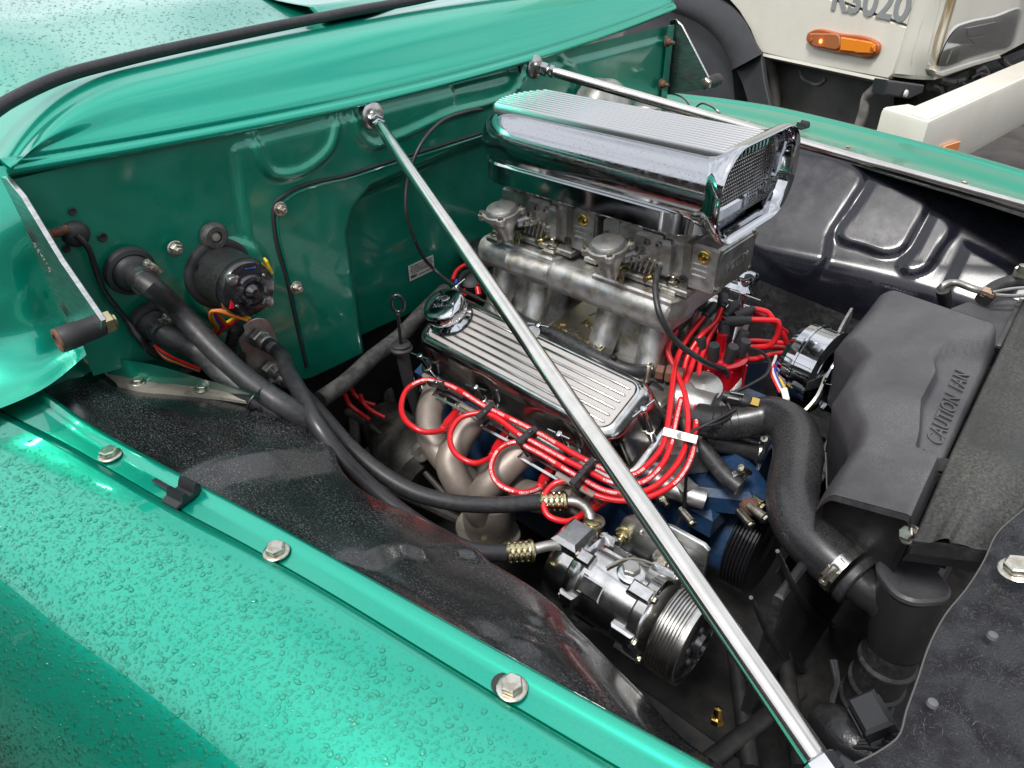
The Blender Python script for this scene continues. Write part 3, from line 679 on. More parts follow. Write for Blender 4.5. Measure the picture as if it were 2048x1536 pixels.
# --- brake master cylinder at the far side of the firewall
mc = thing('brake_booster', 'grey cast brake cylinder and reservoir behind the air scoop', 'brake cylinder', (.05, .47, 1.2))
a = P(1170, 195, x=.02)
mesh_obj('booster_body', MB().lathe([(.066, 0), (.068, .02), (.070, .045), (.066, .055), (.062, .058), (.050, .075), (.024, .085), (.022, .12)], a + V(0, .02, -.03), (1, 0, 0), 40), M['alu_old'], mc)
rc = a + V(.12, .06, -.02)
mesh_obj('reservoir', MB().lathe([(.026, -.04), (.028, .0), (.030, .002), (.030, .010), (.026, .014), (0, .016)], rc, (0, 0, 1), 30).box(rc + V(0, 0, -.05), (.13, .05, .035), .008), M['alu_old'], mc)
for k in range(2):
    s = P(1318 + 75 * k, 194 + 20 * k, z=1.17)
    pts = [P(1310 + 75 * k, 198 + 24 * k, z=1.17), P(1330 + 72 * k, 187 + 20 * k, z=1.19), P(1358 + 62 * k, 191 + 20 * k, z=1.19), P(1375 + 62 * k, 204 + 20 * k, z=1.18), P(1380 + 60 * k, 225 + 16 * k, z=1.15)]
    mesh_obj('brake_line', MB().tube(pts, .0028, 8, res=30), M['alu_old'], mc)
# ================================================================== engine top
# ---- valve cover frame
RF, RN, FF, FN = P(917, 599, z=1.022), P(828, 657, z=.982), P(1283, 768, z=1.022), P(1230, 874, z=.982)
vo = (RF + RN + FF + FN) / 4; vu = ((FF - RF) + (FN - RN)).normalized(); vv = (RF - RN) + (FF - FN); vv = (vv - vu * vv.dot(vu)).normalized(); vw = vu.cross(vv)
if vw.z < 0: vw = -vw
VL, VW = .468, .132
def vp(u, v, w_): return vo + vu * u + vv * v + vw * w_
def valve_cover(T, mir=None):
    f = mir or (lambda p: p)
    def bl(x, s, c): return math.exp(-((x - c) / s) ** 2)
    def ring(w_, lu, lv, r, ind=0.0):
        o = []
        base = rrect(lu, lv, r, 9)
        # subdivide long sides
        dense = []
        for i in range(len(base)):
            a, b = base[i], base[(i + 1) % len(base)]; L_ = math.hypot(b[0] - a[0], b[1] - a[1]); k = 40 if L_ > .2 else (8 if L_ > .02 else 1)
            for j in range(k): dense.append((a[0] + (b[0] - a[0]) * j / k, a[1] + (b[1] - a[1]) * j / k))
        for u, v in dense:
            dv = ind * (bl(u, .017, -.196) * 0 + bl(u, .020, -.050) + bl(u, .020, .137)) if abs(v) > lv / 2 - .02 else 0
            v2 = v - math.copysign(dv, v)
            o.append(f(vp(u, v2, w_)))
        return o
    mb = MB()
    rs = [ring(-.094, VL + .030, VW + .040, .040), ring(-.0885, VL + .031, VW + .041, .040), ring(-.0878, VL + .030, VW + .040, .040), ring(-.0878, VL + .010, VW + .016, .036, .008), ring(-.080, VL + .004, VW + .010, .035, .012), ring(-.055, VL - .004, VW + .003, .034, .013), ring(-.030, VL - .010, VW - .003, .033, .009), ring(-.018, VL - .014, VW - .007, .032, .004), ring(-.010, VL - .020, VW - .013, .030), ring(-.004, VL - .030, VW - .022, .027), ring(-.0012, VL - .040, VW - .031, .023), ring(0.0, VL - .046, VW - .036, .020), ring(-.0004, VL - .050, VW - .040, .018), ring(-.0032, VL - .055, VW - .043, .016)]
    mb.rings(rs, caps=(True, True)); body = mesh_obj('cover_body', mb, M['alu_pol'], T, ang=55)
    fo_ = ring(-.0027, VL - .056, VW - .045, .016); mesh_obj('grooved_field', MB().add(fo_, [tuple(range(len(fo_)))]), M['alu_blast'], T)
    ribs = [-.0345, -.0210, -.0075, .0060, .0195, .0330]
    for k, v in enumerate(ribs):
        u0, u1 = -VL / 2 + .036, VL / 2 - .036
        segs = [(u0, u1)]
        if k == 5: segs = [(u0, -.045), (.005, u1)]
        for a, b in segs:
            m_ = MB(); w2 = .0026
            prof = [(-w2, -.004), (-w2 * .8, -.0006), (-w2 * .3, .0004), (w2 * .3, .0004), (w2 * .8, -.0006), (w2, -.004)]
            rr_ = []
            for uu, sc_ in ((a, .3), (a + .003, 1), (b - .003, 1), (b, .3)):
                rr_.append([f(vp(uu, v + p_[0] * sc_, p_[1] - (0 if sc_ == 1 else .002))) for p_ in prof])
            m_.rings(rr_, caps=(True, True)); mesh_obj('rib', m_, M['alu_pol'], body)
    # notch pocket in the far edge
    c = f(vp(-.020, .047, -.001)); mesh_obj('notch', MB().lathe([(.016, .001), (.012, -.001), (.008, -.006), (0, -.007)], c, vw if mir is None else f(vw + V(0, 0, 0)), 22), M['alu_pol'], body)
    return body
vc = thing('valve_cover', 'polished aluminium valve cover with raised ribs, near side of the engine', 'valve cover', vo, 'polished valve covers')
valve_cover(vc)
def mirr(p): return V(p.x, -p.y + .03, p.z)
vc2 = thing('valve_cover', 'far side polished valve cover, mostly hidden behind the distributor and carburettors', 'valve cover', mirr(vo), 'polished valve covers')
valve_cover(vc2, mirr)

# ---- breather cap
def breather(c, ax, label, s=1.0, txt=False):
    t = thing('oil_breather', label, 'oil breather', c, 'chrome oil breather caps')
    A = Vector(ax).normalized()
    mesh_obj('cap_base', MB().lathe([(.0275 * s, 0), (.0345 * s, .001), (.036 * s, .004), (.0345 * s, .0065), (.030 * s, .010), (.0275 * s, .016), (.0272 * s, .020)], c, A, 44), M['chrome'], t)
    dome = mesh_obj('cap_dome', MB().lathe([(.0272 * s, .019), (.0330 * s, .0195), (.0342 * s, .024), (.0342 * s, .032), (.0336 * s, .0360), (.0322 * s, .0392), (.0300 * s, .0415), (.0275 * s, .0428), (.022 * s, .0438), (.012 * s, .0444), (0, .0446)], c, A, 48), M['chrome'], t)
    if txt:
        up = (V(-.45, .8, 0) - A * V(-.45, .8, 0).dot(A)).normalized(); rt = up.cross(A).normalized()
        o_ = c + A * .0440
        # oval badge and raised lettering
        ring_ = [o_ + up * .0085 + rt * (.0125 * math.cos(R(12 * k))) + up * (.0062 * math.sin(R(12 * k))) + A * .0008 for k in range(31)]
        mesh_obj('badge_ring', MB().tube(ring_, .0007, 6, raw=True), M['chrome'], dome)
        mesh_obj('badge_lettering', MB().text('Ford', o_ + up * .0085 + A * .0004, rt, up, .0085, .0012, bold=.0002), M['chrome'], dome)
        mesh_obj('lettering', MB().text('MUSTANG', o_ - up * .0065 + A * .0002, rt, up, .0095, .0014, bold=.0003), M['chrome'], dome)
    return t
bc = vp(-VL / 2 + .052, .006, .0)
breather(bc, vw, 'chrome push-in oil breather cap with embossed lettering on the near valve cover', 1.16, True)
breather(P(1470, 582, z=1.030), (-.0, .42, .9), 'chrome oil breather cap on the far valve cover beside the carburettor', .95)

# ---- T-handle hold-down bolts
def tbolt(u, v, ta, label, mir=None, L_=.062):
    f = mir or (lambda p: p)
    A = (f(vp(0, 0, 1)) - f(vp(0, 0, 0))).normalized(); b = f(vp(u, v, -.087)); t = thing('valve_cover_bolt', label, 'T-bolt', b, 'chrome T-handle bolts round the valve covers')
    mesh_obj('stem', MB().lathe([(.0045, 0), (.0062, .002), (.0062, .024), (.0068, .025), (.0068, .028), (.0058, .0285), (.0046, .034), (.0036, L_), (0, L_)], b, A, 20), M['chrome'], t)
    mesh_obj('grommet_ring', MB().lathe([(.0062, .0255), (.0078, .026), (.0078, .0285), (.0062, .029)], b, A, 20), M['zinc'], t)
    h = (f(vp(math.cos(ta), math.sin(ta), 0)) - f(vp(0, 0, 0))).normalized(); c = b + A * (L_ + .001)
    mesh_obj('handle', MB().tube([c - h * .021, c + h * .021], .0021, 10).lathe([(.005, -.004), (.0055, -.002), (.0055, .003), (.004, .004), (0, .004)], c, A, 18), M['chrome'], t)
    return t
hv = VW / 2 + .013
tbolt(-.198, -hv, R(8), 'T-handle bolt at the rear corner of the near valve cover, by the dipstick')
tbolt(-.052, -hv, R(12), 'T-handle bolt at the middle of the near valve cover with a bent handle')
tbolt(.135, -hv, R(5), 'T-handle bolt on the near valve cover just left of the stay rod')
tbolt(VL / 2 + .003, .012, R(75), 'T-handle bolt at the front end of the near valve cover by the red leads', L_=.088)
tbolt(-.02, .067, R(15), 'T-handle bolt in the notch at the far edge of the near valve cover', L_=.085)
tbolt(-.215, .062, R(80), 'T-handle bolt behind the breather cap', L_=.10)
# far side T bolt
b = P(1478, 628, z=1.02); A = (P(1486, 585, z=1.075) - b); LA = A.length; A.normalize()
t = thing('valve_cover_bolt', 'tall T-handle bolt with a long crossbar beside the alternator', 'T-bolt', b, 'chrome T-handle bolts round the valve covers')
mesh_obj('stem', MB().lathe([(.005, 0), (.005, LA), (.0065, LA + .001), (.0065, LA + .004), (0, LA + .004)], b, A, 18), M['chrome'], t)
c = b + A * LA * .9; h = (P(1537, 597, z=1.07) - P(1440, 562, z=1.07)).normalized()
mesh_obj('handle', MB().tube([c - h * .024, c + h * .034], .0026, 10), M['chrome'], t)

# ---- engine block, heads, front cover
eb = thing('engine_block', 'blue painted V8 engine block below the intake and valve covers', 'engine block', (.35, 0, .8))
def bank(s):
    m_ = MB()
    f = (lambda p: p) if s < 0 else mirr
    pts = [vp(0, -VW / 2 - .022, -.094), vp(0, VW / 2 + .018, -.094), vp(0, VW / 2 + .03, -.19), vp(0, -VW / 2 - .03, -.20)]
    for L2, R2 in ((-VL / 2 - .016, VL / 2 + .016),):
        a = [f(p + vu * L2) for p in pts]; b2 = [f(p + vu * R2) for p in pts]
        m_.rings([a, b2], caps=(True, True))
    return m_
mesh_obj('cylinder_head', bank(-1), M['blue'], eb); mesh_obj('cylinder_head', bank(1), M['blue'], eb)
mb = MB(); mb.prism([(-.20, .62), (.20, .62), (.23, .78), (.20, .88), (.05, .92), (-.05, .92), (-.20, .88), (-.23, .78)], V(.10, .01, 0), (1, 0, 0), .47, .01, frm=(V(0, 1, 0), V(0, 0, 1), V(1, 0, 0))); mesh_obj('block', mb, M['blue'], eb)
mb = MB(); mb.prism([(-.13, .62), (.13, .62), (.15, .80), (.10, .91), (-.10, .91), (-.15, .80)], V(.57, .01, 0), (1, 0, 0), .07, .008, frm=(V(0, 1, 0), V(0, 0, 1), V(1, 0, 0))); mesh_obj('timing_cover', mb, M['blue'], eb)
mb = MB().lathe([(.05, 0), (.085, .005), (.085, .05), (.05, .06), (.045, .09), (.062, .093), (.062, .10), (0, .10)], V(.60, .01, .845), (1, 0, 0), 30); pump = mesh_obj('water_pump', mb, M['blue'], eb)
mb = MB().box(P(1500, 875, z=.90), (.07, .05, .05), .012).tube([P(1455, 905, z=.90), P(1490, 960, z=.86), P(1530, 1010, z=.82)], .026, 14).box(P(1395, 1010, z=.80), (.09, .07, .06), .012); mesh_obj('pump_housing', mb, M['blue'], eb)
mb = MB().box(P(1440, 985, z=.84), (.10, .06, .05), .01, ref=(.8, .5, 0)); mesh_obj('front_bracket', mb, M['blue'], eb)
# crank damper and pulley
cp = V(.70, .01, .71)
cpp = P(1500, 1075, x=.70)
mesh_obj('damper', MB().lathe([(.04, -.05), (.078, -.045), (.082, -.04), (.082, -.012), (.070, -.010)], cpp, (1, 0, 0), 48), M['blue'], eb)
pr = [(.070, -.01)]
for k in range(7): pr += [(.092, -.008 + k * .006), (.092, -.006 + k * .006), (.087, -.0045 + k * .006), (.087, -.0035 + k * .006)]
pr += [(.092, .036), (.080, .038), (.05, .03), (.03, .035), (0, .035)]
mesh_obj('crank_pulley', MB().lathe(pr, cpp, (1, 0, 0), 60), M['black_gloss'], eb)
for px, py, r, m_, ax in ((1522, 1012, .008, 'gold', (1, -.3, 0)), (1528, 1035, .0075, 'zinc', (1, -.3, 0)), (1383, 1045, .006, 'zinc', (1, -.5, 0)), (1325, 998, .009, 'zinc', (.9, -.5, 0)), (1500, 1048, .006, 'zinc', (.9, -.5, 0)), (1453, 985, .005, 'zinc', (.9, -.5, 0))):
    p = P(px, py, z=.85); mesh_obj('bolt', MB().bolt(p, ax, r, stud=.008 if r == .009 else 0).lathe([(r * 1.1, -.03), (r * 1.1, 0)], p, ax, 14), M[m_], eb)
p = P(1505, 1015, z=.846); mesh_obj('rusty_boss', MB().lathe([(.013, -.02), (.014, 0), (.012, .008), (0, .009)], p, (1, -.3, 0), 18), M['rust'], eb)
# light alloy timing boss under the leads and thermostat neck
mesh_obj('thermostat_neck', MB().lathe([(.036, 0), (.036, .02), (.030, .03), (.026, .06), (.028, .065)], P(1385, 815, z=.955) - V(.03, 0, 0), (.9, .12, .1), 28).box(P(1390, 800, z=.95), (.07, .09, .02), .006, ref=(.5, 1, 0)).lathe([(.02, 0), (.034, .012), (.030, .04), (0, .045)], P(1400, 800, z=.95), (.2, -.3, 1), 24), M['alu_old'], eb)
mesh_obj('front_manifold_end', MB().box(P(1365, 905, z=.90), (.055, .07, .06), .008, ref=(.6, -.5, 0)), M['alu_old'], eb)
p = P(1372, 985, z=.86); mesh_obj('water_outlet', MB().tube([P(1290, 940, z=.87), P(1350, 980, z=.865), P(1410, 1000, z=.86)], .016, 16).box(P(1340, 950, z=.87), (.10, .03, .03), .005, ref=(.8, -.3, 0)), M['alu_cast'], eb)
# gearbox bell, steering box and clutter seen between hoses
mb = MB().lathe([(.05, 0), (.075, .02), (.085, .08), (.06, .14), (.05, .2)], P(860, 960, z=.66), (-.8, .15, .15), 26).box(P(835, 895, z=.72), (.05, .05, .04), .008, ref=(1, .5, 0)).lathe([(.02, 0), (.022, .01), (.014, .012), (.014, .03), (.010, .03), (0, .028)], P(845, 905, z=.73), (.6, -.6, .5), 16)
mesh_obj('steering_box', mb, M['grime'], eb)
mb = MB()
for a, b, r in (((640, 850), (760, 1000), .008), ((700, 790), (700, 960), .012), ((740, 850), (900, 1000), .006), ((770, 760), (775, 900), .014), ((690, 820), (800, 900), .009), ((640, 760), (640, 900), .01), ((680, 940), (960, 1060), .010)):
    mb.tube([P(*a, z=.74), P((a[0] + b[0]) / 2 + 10, (a[1] + b[1]) / 2, z=.70), P(*b, z=.66)], r, 8, res=14)
mesh_obj('linkage', mb, M['grime'], eb)

# ---- exhaust headers
hd = thing('exhaust_header', 'grey brown exhaust header pipes under the near valve cover', 'exhaust header', P(950, 960, z=.80))
col = P(985, 1010, z=.745)
pipes = [[(878, 775, .905), (858, 830, .885), (866, 880, .865), (905, 935, .835), (960, 985, .79)],
         [(955, 830, .905), (918, 880, .880), (900, 925, .855), (915, 965, .83), (960, 1010, .79)],
         [(1060, 893, .905), (1015, 930, .885), (975, 975, .855), (955, 1010, .82), (975, 1045, .77)],
         [(1160, 1000, .885), (1100, 1000, .855), (1040, 985, .83), (985, 960, .80), (960, 940, .78)]]
for k, p in enumerate(pipes):
    mesh_obj('pipe', MB().tube([P(a, b, z=c) for a, b, c in p], [.0245, .0245, .0240], 24, res=40), M['header'], hd)
for px, py in ((885, 772), (962, 832), (1065, 890), (1160, 975)):
    mesh_obj('port_flange', MB().box(P(px, py, z=.912), (.070, .045, .010), .002, ax=(0, -.75, -.66)), M['header'], hd)
cb = P(975, 1055, z=.745)
mesh_obj('collector', MB().lathe([(.036, .07), (.045, .03), (.040, 0), (.038, -.10)], cb, (.12, .05, 1), 28), M['header'], hd)
fl = smooth2([(.058, 0), (.045, .034), (0, .052), (-.045, .034), (-.058, 0), (-.045, -.034), (0, -.052), (.045, -.034), (.058, 0)], 33)[:-1]
fgn = mesh_obj('collector_flange', MB().prism(fl, cb - V(0, 0, .012), (.12, .05, 1), .010, .002), M['tan'], hd)
for dx, dy in ((-.052, .0), (.03, -.045)): mesh_obj('bolt', MB().bolt(cb + V(dx, dy, -.002), (0, 0, 1), .008), M['gold'], fgn)
for px, py in ((848, 778), (888, 800), (915, 815)): mesh_obj('header_bolt', MB().bolt(P(px, py, z=.905), (-.3, -.8, .3), .0075), M['zinc'], hd)

# ---- intake manifold
im = thing('intake_manifold', 'cast aluminium tunnel ram intake manifold carrying two carburettors', 'intake manifold', (.33, .02, 1.05))
yc = .02
mb = MB().prism(rrect(.10, .055, .022, 6), V(.115, yc - .045, 1.093), (1, 0, 0), .405, .004, frm=(V(0, 1, 0), V(0, 0, 1), V(1, 0, 0)))
mesh_obj('plenum', mb, M['alu_cast'], im)
for x0 in (.125, .360):
    mesh_obj('carb_pad', MB().prism([(-.075, -.085), (.075, -.085), (.085, -.06), (.085, .06), (.06, .08), (-.06, .08), (-.085, .06), (-.085, -.06)], V(x0 + .085, yc, 1.088), (0, 0, 1), .038, .003, frm=(V(1, 0, 0), V(0, 1, 0), V(0, 0, 1))), M['alu_cast'], im)
# raised bosses on the near flank
for a, b in (((1012, 520), (1095, 545)), ((1215, 580), (1300, 605))):
    pa, pb = P(*a, z=1.105), P(*b, z=1.105)
    mesh_obj('boss', MB().tube([pa + V(0, .014, -.006), pb + V(0, .014, -.006)], .021, 20), M['alu_cast'], im)
for x0, sgn in ((.135, 1), (.135, 1.0), (.375, 1), (.375, 1)):
    pass
def runner(x0, x1, near=True):
    s = -1 if near else 1
    r1 = [V(x, yc + s * .045, 1.095) for x in (x0, x1)]
    m_ = MB(); secs = []
    for t in [k / 12 for k in range(13)]:
        z = 1.098 - .175 * t; y = yc + s * (.040 + .020 * t + .055 * t ** 3); xw = .050 - .004 * math.sin(math.pi * t); yw = .050 + .004 * t
        xc_ = x0 + (x1 - x0) * t
        secs.append([V(xc_ + p[0], y + p[1], z) for p in rrect(xw, yw, .022, 6)])
    return m_.rings(secs, caps=(True, True))
for s in (True, False):
    for a, b in ((.148, .135), (.222, .235), (.392, .380), (.470, .490)):
        mesh_obj('runner', runner(a, b, s), M['alu_cast'], im)
for a in (.185, .431):
    mesh_obj('runner_web', MB().box((a, yc, 1.01), (.085, .085, .17), .01), M['alu_cast'], im)
# valley plate with cast lettering
vpl = [P(x, y, z=1.00) for x, y in ((1128, 668), (1190, 606), (1262, 622), (1208, 712))]
mb = MB().prism([(p.x, p.y) for p in [V(.285, -.095), V(.265, .10), V(.385, .10), V(.410, -.095)]], V(0, 0, .985), (0, 0, 1), .012, .003, frm=(V(1, 0, 0), V(0, 1, 0), V(0, 0, 1)))
M['alu_gold'] = mat('heat_stained_aluminium', (0.45, 0.38, 0.24), 0.36, 1.0, col2=(0.36, 0.34, 0.30), ns=22, bump=0.5, bs=400)
pl2 = mesh_obj('valley_plate', mb, M['alu_gold'], im)
mb = MB()
for t_, y, s_ in (('HANNV', .062, .028), ('1 CD', .022, .022), ('1088', -.010, .024), ('K BVANNG', -.052, .022)):
    mb.text(t_, V(.345 - (y + .048) * .12, y - .008, .9975), (.97, -.1, 0), (.1, .97, 0), s_, .0020, bold=.0006)
mesh_obj('cast_lettering', mb, M['alu_gold'], pl2, kind='stuff')
mesh_obj('valley_floor', MB().box((.33, .0, .955), (.44, .22, .03), .006), M['alu_old'], im)
for px, py in ((1105, 494), (1345, 570), (993, 468), (1190, 508)):
    p = P(px, py, z=1.138); mesh_obj('carb_stud', MB().box(p - V(0, 0, .008), (.026, .026, .014), .004).bolt(p, (0, 0, 1), .0080, stud=.008), M['zinc'], im)

# ---- carburettors
def carb(x0, label):
    t = thing('carburettor', label, 'carburettor', (x0 + .08, yc, 1.13), 'four barrel carburettors under the scoop')
    o = V(x0, yc, 1.128)
    mesh_obj('base_plate', MB().box(o + V(.08, 0, .006), (.165, .135, .011), .002), M['alu_old'], t)
    mesh_obj('main_body', MB().box(o + V(.085, .0, .050), (.125, .105, .075), .008).box(o + V(.085, -.052, .058), (.05, .02, .05), .006).box(o + V(.115, -.054, .050), (.022, .022, .06), .006), M['alu_cast'], t)
    for k in range(5):
        mesh_obj('casting_fin', MB().box(o + V(.058 + .009 * k, -.057, .030), (.003, .012, .030), .001, ax=(.3, 0, 1)), M['alu_cast'], t)
    bw = mesh_obj('metering_block', MB().box(o + V(.151, 0, .048), (.012, .122, .075), .0015), M['alu_old'], t)
    bowl = mesh_obj('fuel_bowl', MB().box(o + V(.178, 0, .050), (.042, .116, .074), .004), M['alu_cast'], t)
    for k in range(3): mesh_obj('bowl_ridge', MB().bar(o + V(.161, -.0585, .038 + k * .009), o + V(.184, -.0585, .038 + k * .009), .003, .003, .0008), M['alu_cast'], bowl)
    mesh_obj('end_cover', MB().box(o + V(.2005, 0.0, .050), (.004, .106, .062), .001), M['alu_old'], bowl)
    mesh_obj('lettering', MB().text('HOLLEY', o + V(.2028, 0.0, .050), (0, 1, 0), (0, 0, 1), .019, .0008, bold=.0003), M['alu_cast'], bowl)
    mesh_obj('brass_plug', MB().lathe([(.0095, 0), (.0095, .004), (.008, .005), (0, .005)], o + V(.178, -.058, .072), (0, -1, 0), 22).box(o + V(.178, -.0632, .072), (.0016, .001, .014), 0, ax=(0, -1, 0), ref=(1, 0, .3)), M['brass'], bowl)
    for dz in (.022, .078):
        for dy in (-.050, .050): mesh_obj('bowl_screw', MB().bolt(o + V(.1985, dy, dz), (1, 0, 0), .0055), M['zinc'], bowl)
    mesh_obj('screw', MB().lathe([(.007, 0), (.007, .003), (.003, .003), (.003, .001), (0, .001)], o + V(.152, -.064, .030), (0, -1, 0), 16), M['dark'], t)
    # second bowl at the rear
    mesh_obj('fuel_bowl', MB().box(o + V(.008, .004, .050), (.030, .115, .066), .004), M['alu_cast'], t)
    # vacuum diaphragm pod
    c = o + V(.040, -.105, .062); A = V(-.08, -.18, 1).normalized()
    pod = mesh_obj('diaphragm_pod', MB().lathe([(.006, -.050), (.012, -.048), (.014, -.034), (.026, -.012), (.030, -.006), (.0325, -.004), (.0325, .003), (.0285, .004), (.0280, .008), (.025, .012), (.016, .0145), (.006, .015), (0, .0148)], c, A, 40), M['alu_old'], t, ang=30)
    a_, b_, _ = frame(A)
    for k in range(4):
        q = c + (a_ * math.cos(R(90 * k + 40)) + b_ * math.sin(R(90 * k + 40))) * .034
        mesh_obj('ear', MB().lathe([(.0075, -.005), (.0075, .0035)], q, A, 14), M['alu_cast'], pod)
        mesh_obj('screw', MB().lathe([(.0048, .003), (.0048, .009), (.0025, .009), (.0022, .006), (0, .006)], q, A, 12), M['zinc'], pod)
    mesh_obj('pod_neck', MB().tube([c + A * -.02 + V(.01, .02, 0), o + V(.07, -.05, .05)], .011, 12), M['alu_cast'], t)
    for k, (dx, dy, dz) in enumerate(((.072, -.072, .058), (.078, -.075, .046), (.066, -.078, .042), (.082, -.066, .070), (.108, -.070, .040), (.104, -.068, .072))):
        mesh_obj('air_screw', MB().lathe([(.0055, -.022), (.0055, 0), (.0050, .001), (.0028, .001), (.0022, -.004), (0, -.004)], o + V(dx, dy, dz), (-.25, -1, .15), 14), M['alu_old'], t)
    # throttle lever
    lv = o + V(.030, -.082, .008)
    mesh_obj('throttle_shaft', MB().lathe([(.009, -.035), (.009, 0), (.005, .002), (.005, .006), (0, .006)], lv + V(.012, .012, 0), (-.1, -1, .0), 16), M['gold'], t)
    mesh_obj('throttle_lever', MB().prism([(-.006, -.016), (.006, -.018), (.012, -.004), (.008, .010), (-.005, .012)], lv + V(.012, .008, -.002), (0, -1, 0), .003, .0006, frm=(V(1, 0, 0), V(0, 0, 1), V(0, -1, 0))).lathe([(.004, 0), (.004, .006), (0, .006)], lv + V(.010, .006, -.014), (0, -1, 0), 10), M['gold'], t)
    mesh_obj('idle_screw', MB().lathe([(.0085, -.02), (.0085, 0), (.005, .0), (.005, .008), (0, .008)], o + V(.092, -.066, .012), (-.1, -1, .0), 14), M['gold'], t)
    mesh_obj('diaphragm_rod', MB().tube([c + A * -.048, lv + V(.012, 0, 0), lv + V(.012, .002, -.016)], .0022, 8), M['zinc'], t)
    return t
carb(.150, 'rear carburettor under the scoop, nearest the firewall')
carb(.372, 'front carburettor with its fuel bowl below the scoop mouth')

# ---- air scoop
sc_ = thing('air_scoop', 'polished chrome air scoop with fins along the top and a wide mesh mouth', 'air scoop', (.36, .02, 1.30))
ysc = .011
def body_sec(x):
    t = max(0, min(1, (x - .092) / .13)); k = math.sqrt(max(0, 1 - (1 - t) ** 2))
    w_ = .218 * max(k, .02); top = 1.262 + (1.356 - 1.262) * (.34 + .66 * k); h = top - 1.262
    r = min(w_, h) * .485
    return [V(x, ysc + a, 1.262 + h / 2 + b) for a, b in rrect(w_, h, r, 12)]
xsb = [.092 + .13 * (1 - math.cos(math.pi / 2 * k / 16)) for k in range(17)] + [.25 + (.575 - .25) * k / 20 for k in range(21)]
mb = MB().rings([body_sec(x) for x in xsb], caps=(True, False)); mesh_obj('scoop_body', mb, M['chrome_spot'], sc_, ang=60)
def plan(w0, x0, x1, r): return [(x0 + (x1 - x0) / 2 + a, ysc + b) for a, b in rrect(x1 - x0, w0, r, 10)]
XYZ = (V(1, 0, 0), V(0, 1, 0), V(0, 0, 1))
mesh_obj('scoop_base', MB().prism(plan(.190, .118, .560, .068), V(0, 0, 1.236), (0, 0, 1), .036, .003, frm=XYZ), M['chrome'], sc_)
mesh_obj('fin_gap_shade', MB().prism([(x - .37, y) for x, y in ((.19, -.062), (.565, -.064), (.565, .050), (.19, .048), (.165, .02), (.165, -.03))], V(.37, 0, 1.350), (0, 0, 1), .0075, .001, frm=XYZ), M['dark'], sc_)  # added black plate, stands for the shade between the chrome fins
for k in range(12):
    y = -.066 + .0107 * k; e = abs(y + .008) / .07
    x0 = .140 + .028 * e * e; m_ = MB()
    rr_ = []
    for x, s_ in ((x0, .4), (x0 + .006, 1), (.572, 1), (.574, .8)):
        rr_.append([V(x, y + a, z) for a, z in ((-.0026, 1.346), (-.0024, 1.3570 + .0055 * s_), (-.0014, 1.358 + .0060 * s_), (.0014, 1.358 + .0060 * s_), (.0024, 1.3570 + .0055 * s_), (.0026, 1.346))])
    mesh_obj('fin', m_.rings(rr_, caps=(True, True)), M['fin'], sc_)
def mouth(x, dw, r=.047): return [V(x, ysc + a, 1.3045 + b) for a, b in rrect(.211 + dw, .112 + dw, r + dw / 2, 14)]
mb = MB().rings([mouth(.545, -.006), mouth(.560, .0), mouth(.568, .008), mouth(.576, .018), mouth(.583, .023), mouth(.588, .025), mouth(.592, .024), mouth(.594, .020), mouth(.592, .014), mouth(.586, .006), mouth(.574, -.002), mouth(.560, -.006), mouth(.548, -.010), mouth(.52, -.016), mouth(.505, -.020)])
mesh_obj('mouth_bell', mb, M['chrome'], sc_, ang=60)
# perforated screen
def screen():
    m_ = MB(); x = .556; pitch = .0064; rh = .0026; W, H = .102, .054
    vs_, fs = [], []
    rows_ = int(2 * H / (pitch * .866)) ; cols = int(2 * W / pitch)
    for j in range(rows_ + 1):
        for i in range(cols + 1):
            cy = -W + i * pitch + (pitch / 2 if j % 2 else 0); cz = -H + j * pitch * .866
            if sdf_poly((cy, cz), RR) > .001: continue
            b = len(vs_)
            for k in range(6):
                a = R(60 * k + 30); hx = pitch / 2 / math.cos(R(30)) * 1.0
                vs_.append(V(x, ysc + cy + hx * math.cos(a), 1.3045 + cz + hx * math.sin(a)))
            for k in range(6):
                a = R(60 * k + 30); vs_.append(V(x + .0004, ysc + cy + rh * math.cos(a), 1.3045 + cz + rh * math.sin(a)))
            for k in range(6):
                a = R(60 * k + 30); vs_.append(V(x - .0012, ysc + cy + rh * .9 * math.cos(a), 1.3045 + cz + rh * .9 * math.sin(a)))
            for k in range(6):
                k2 = (k + 1) % 6; fs.append((b + k, b + k2, b + 6 + k2, b + 6 + k)); fs.append((b + 6 + k, b + 6 + k2, b + 12 + k2, b + 12 + k))
    return m_.add(vs_, fs)
RR = rrect(.203, .104, .044, 8)
mesh_obj('mesh_screen', screen(), M['alu_pol'], sc_)
mesh_obj('throat', MB().prism(rrect(.19, .078, .03, 8), V(.50, ysc, 1.306), (1, 0, 0), .004, frm=(V(0, 1, 0), V(0, 0, 1), V(1, 0, 0))), M['dark'], sc_)
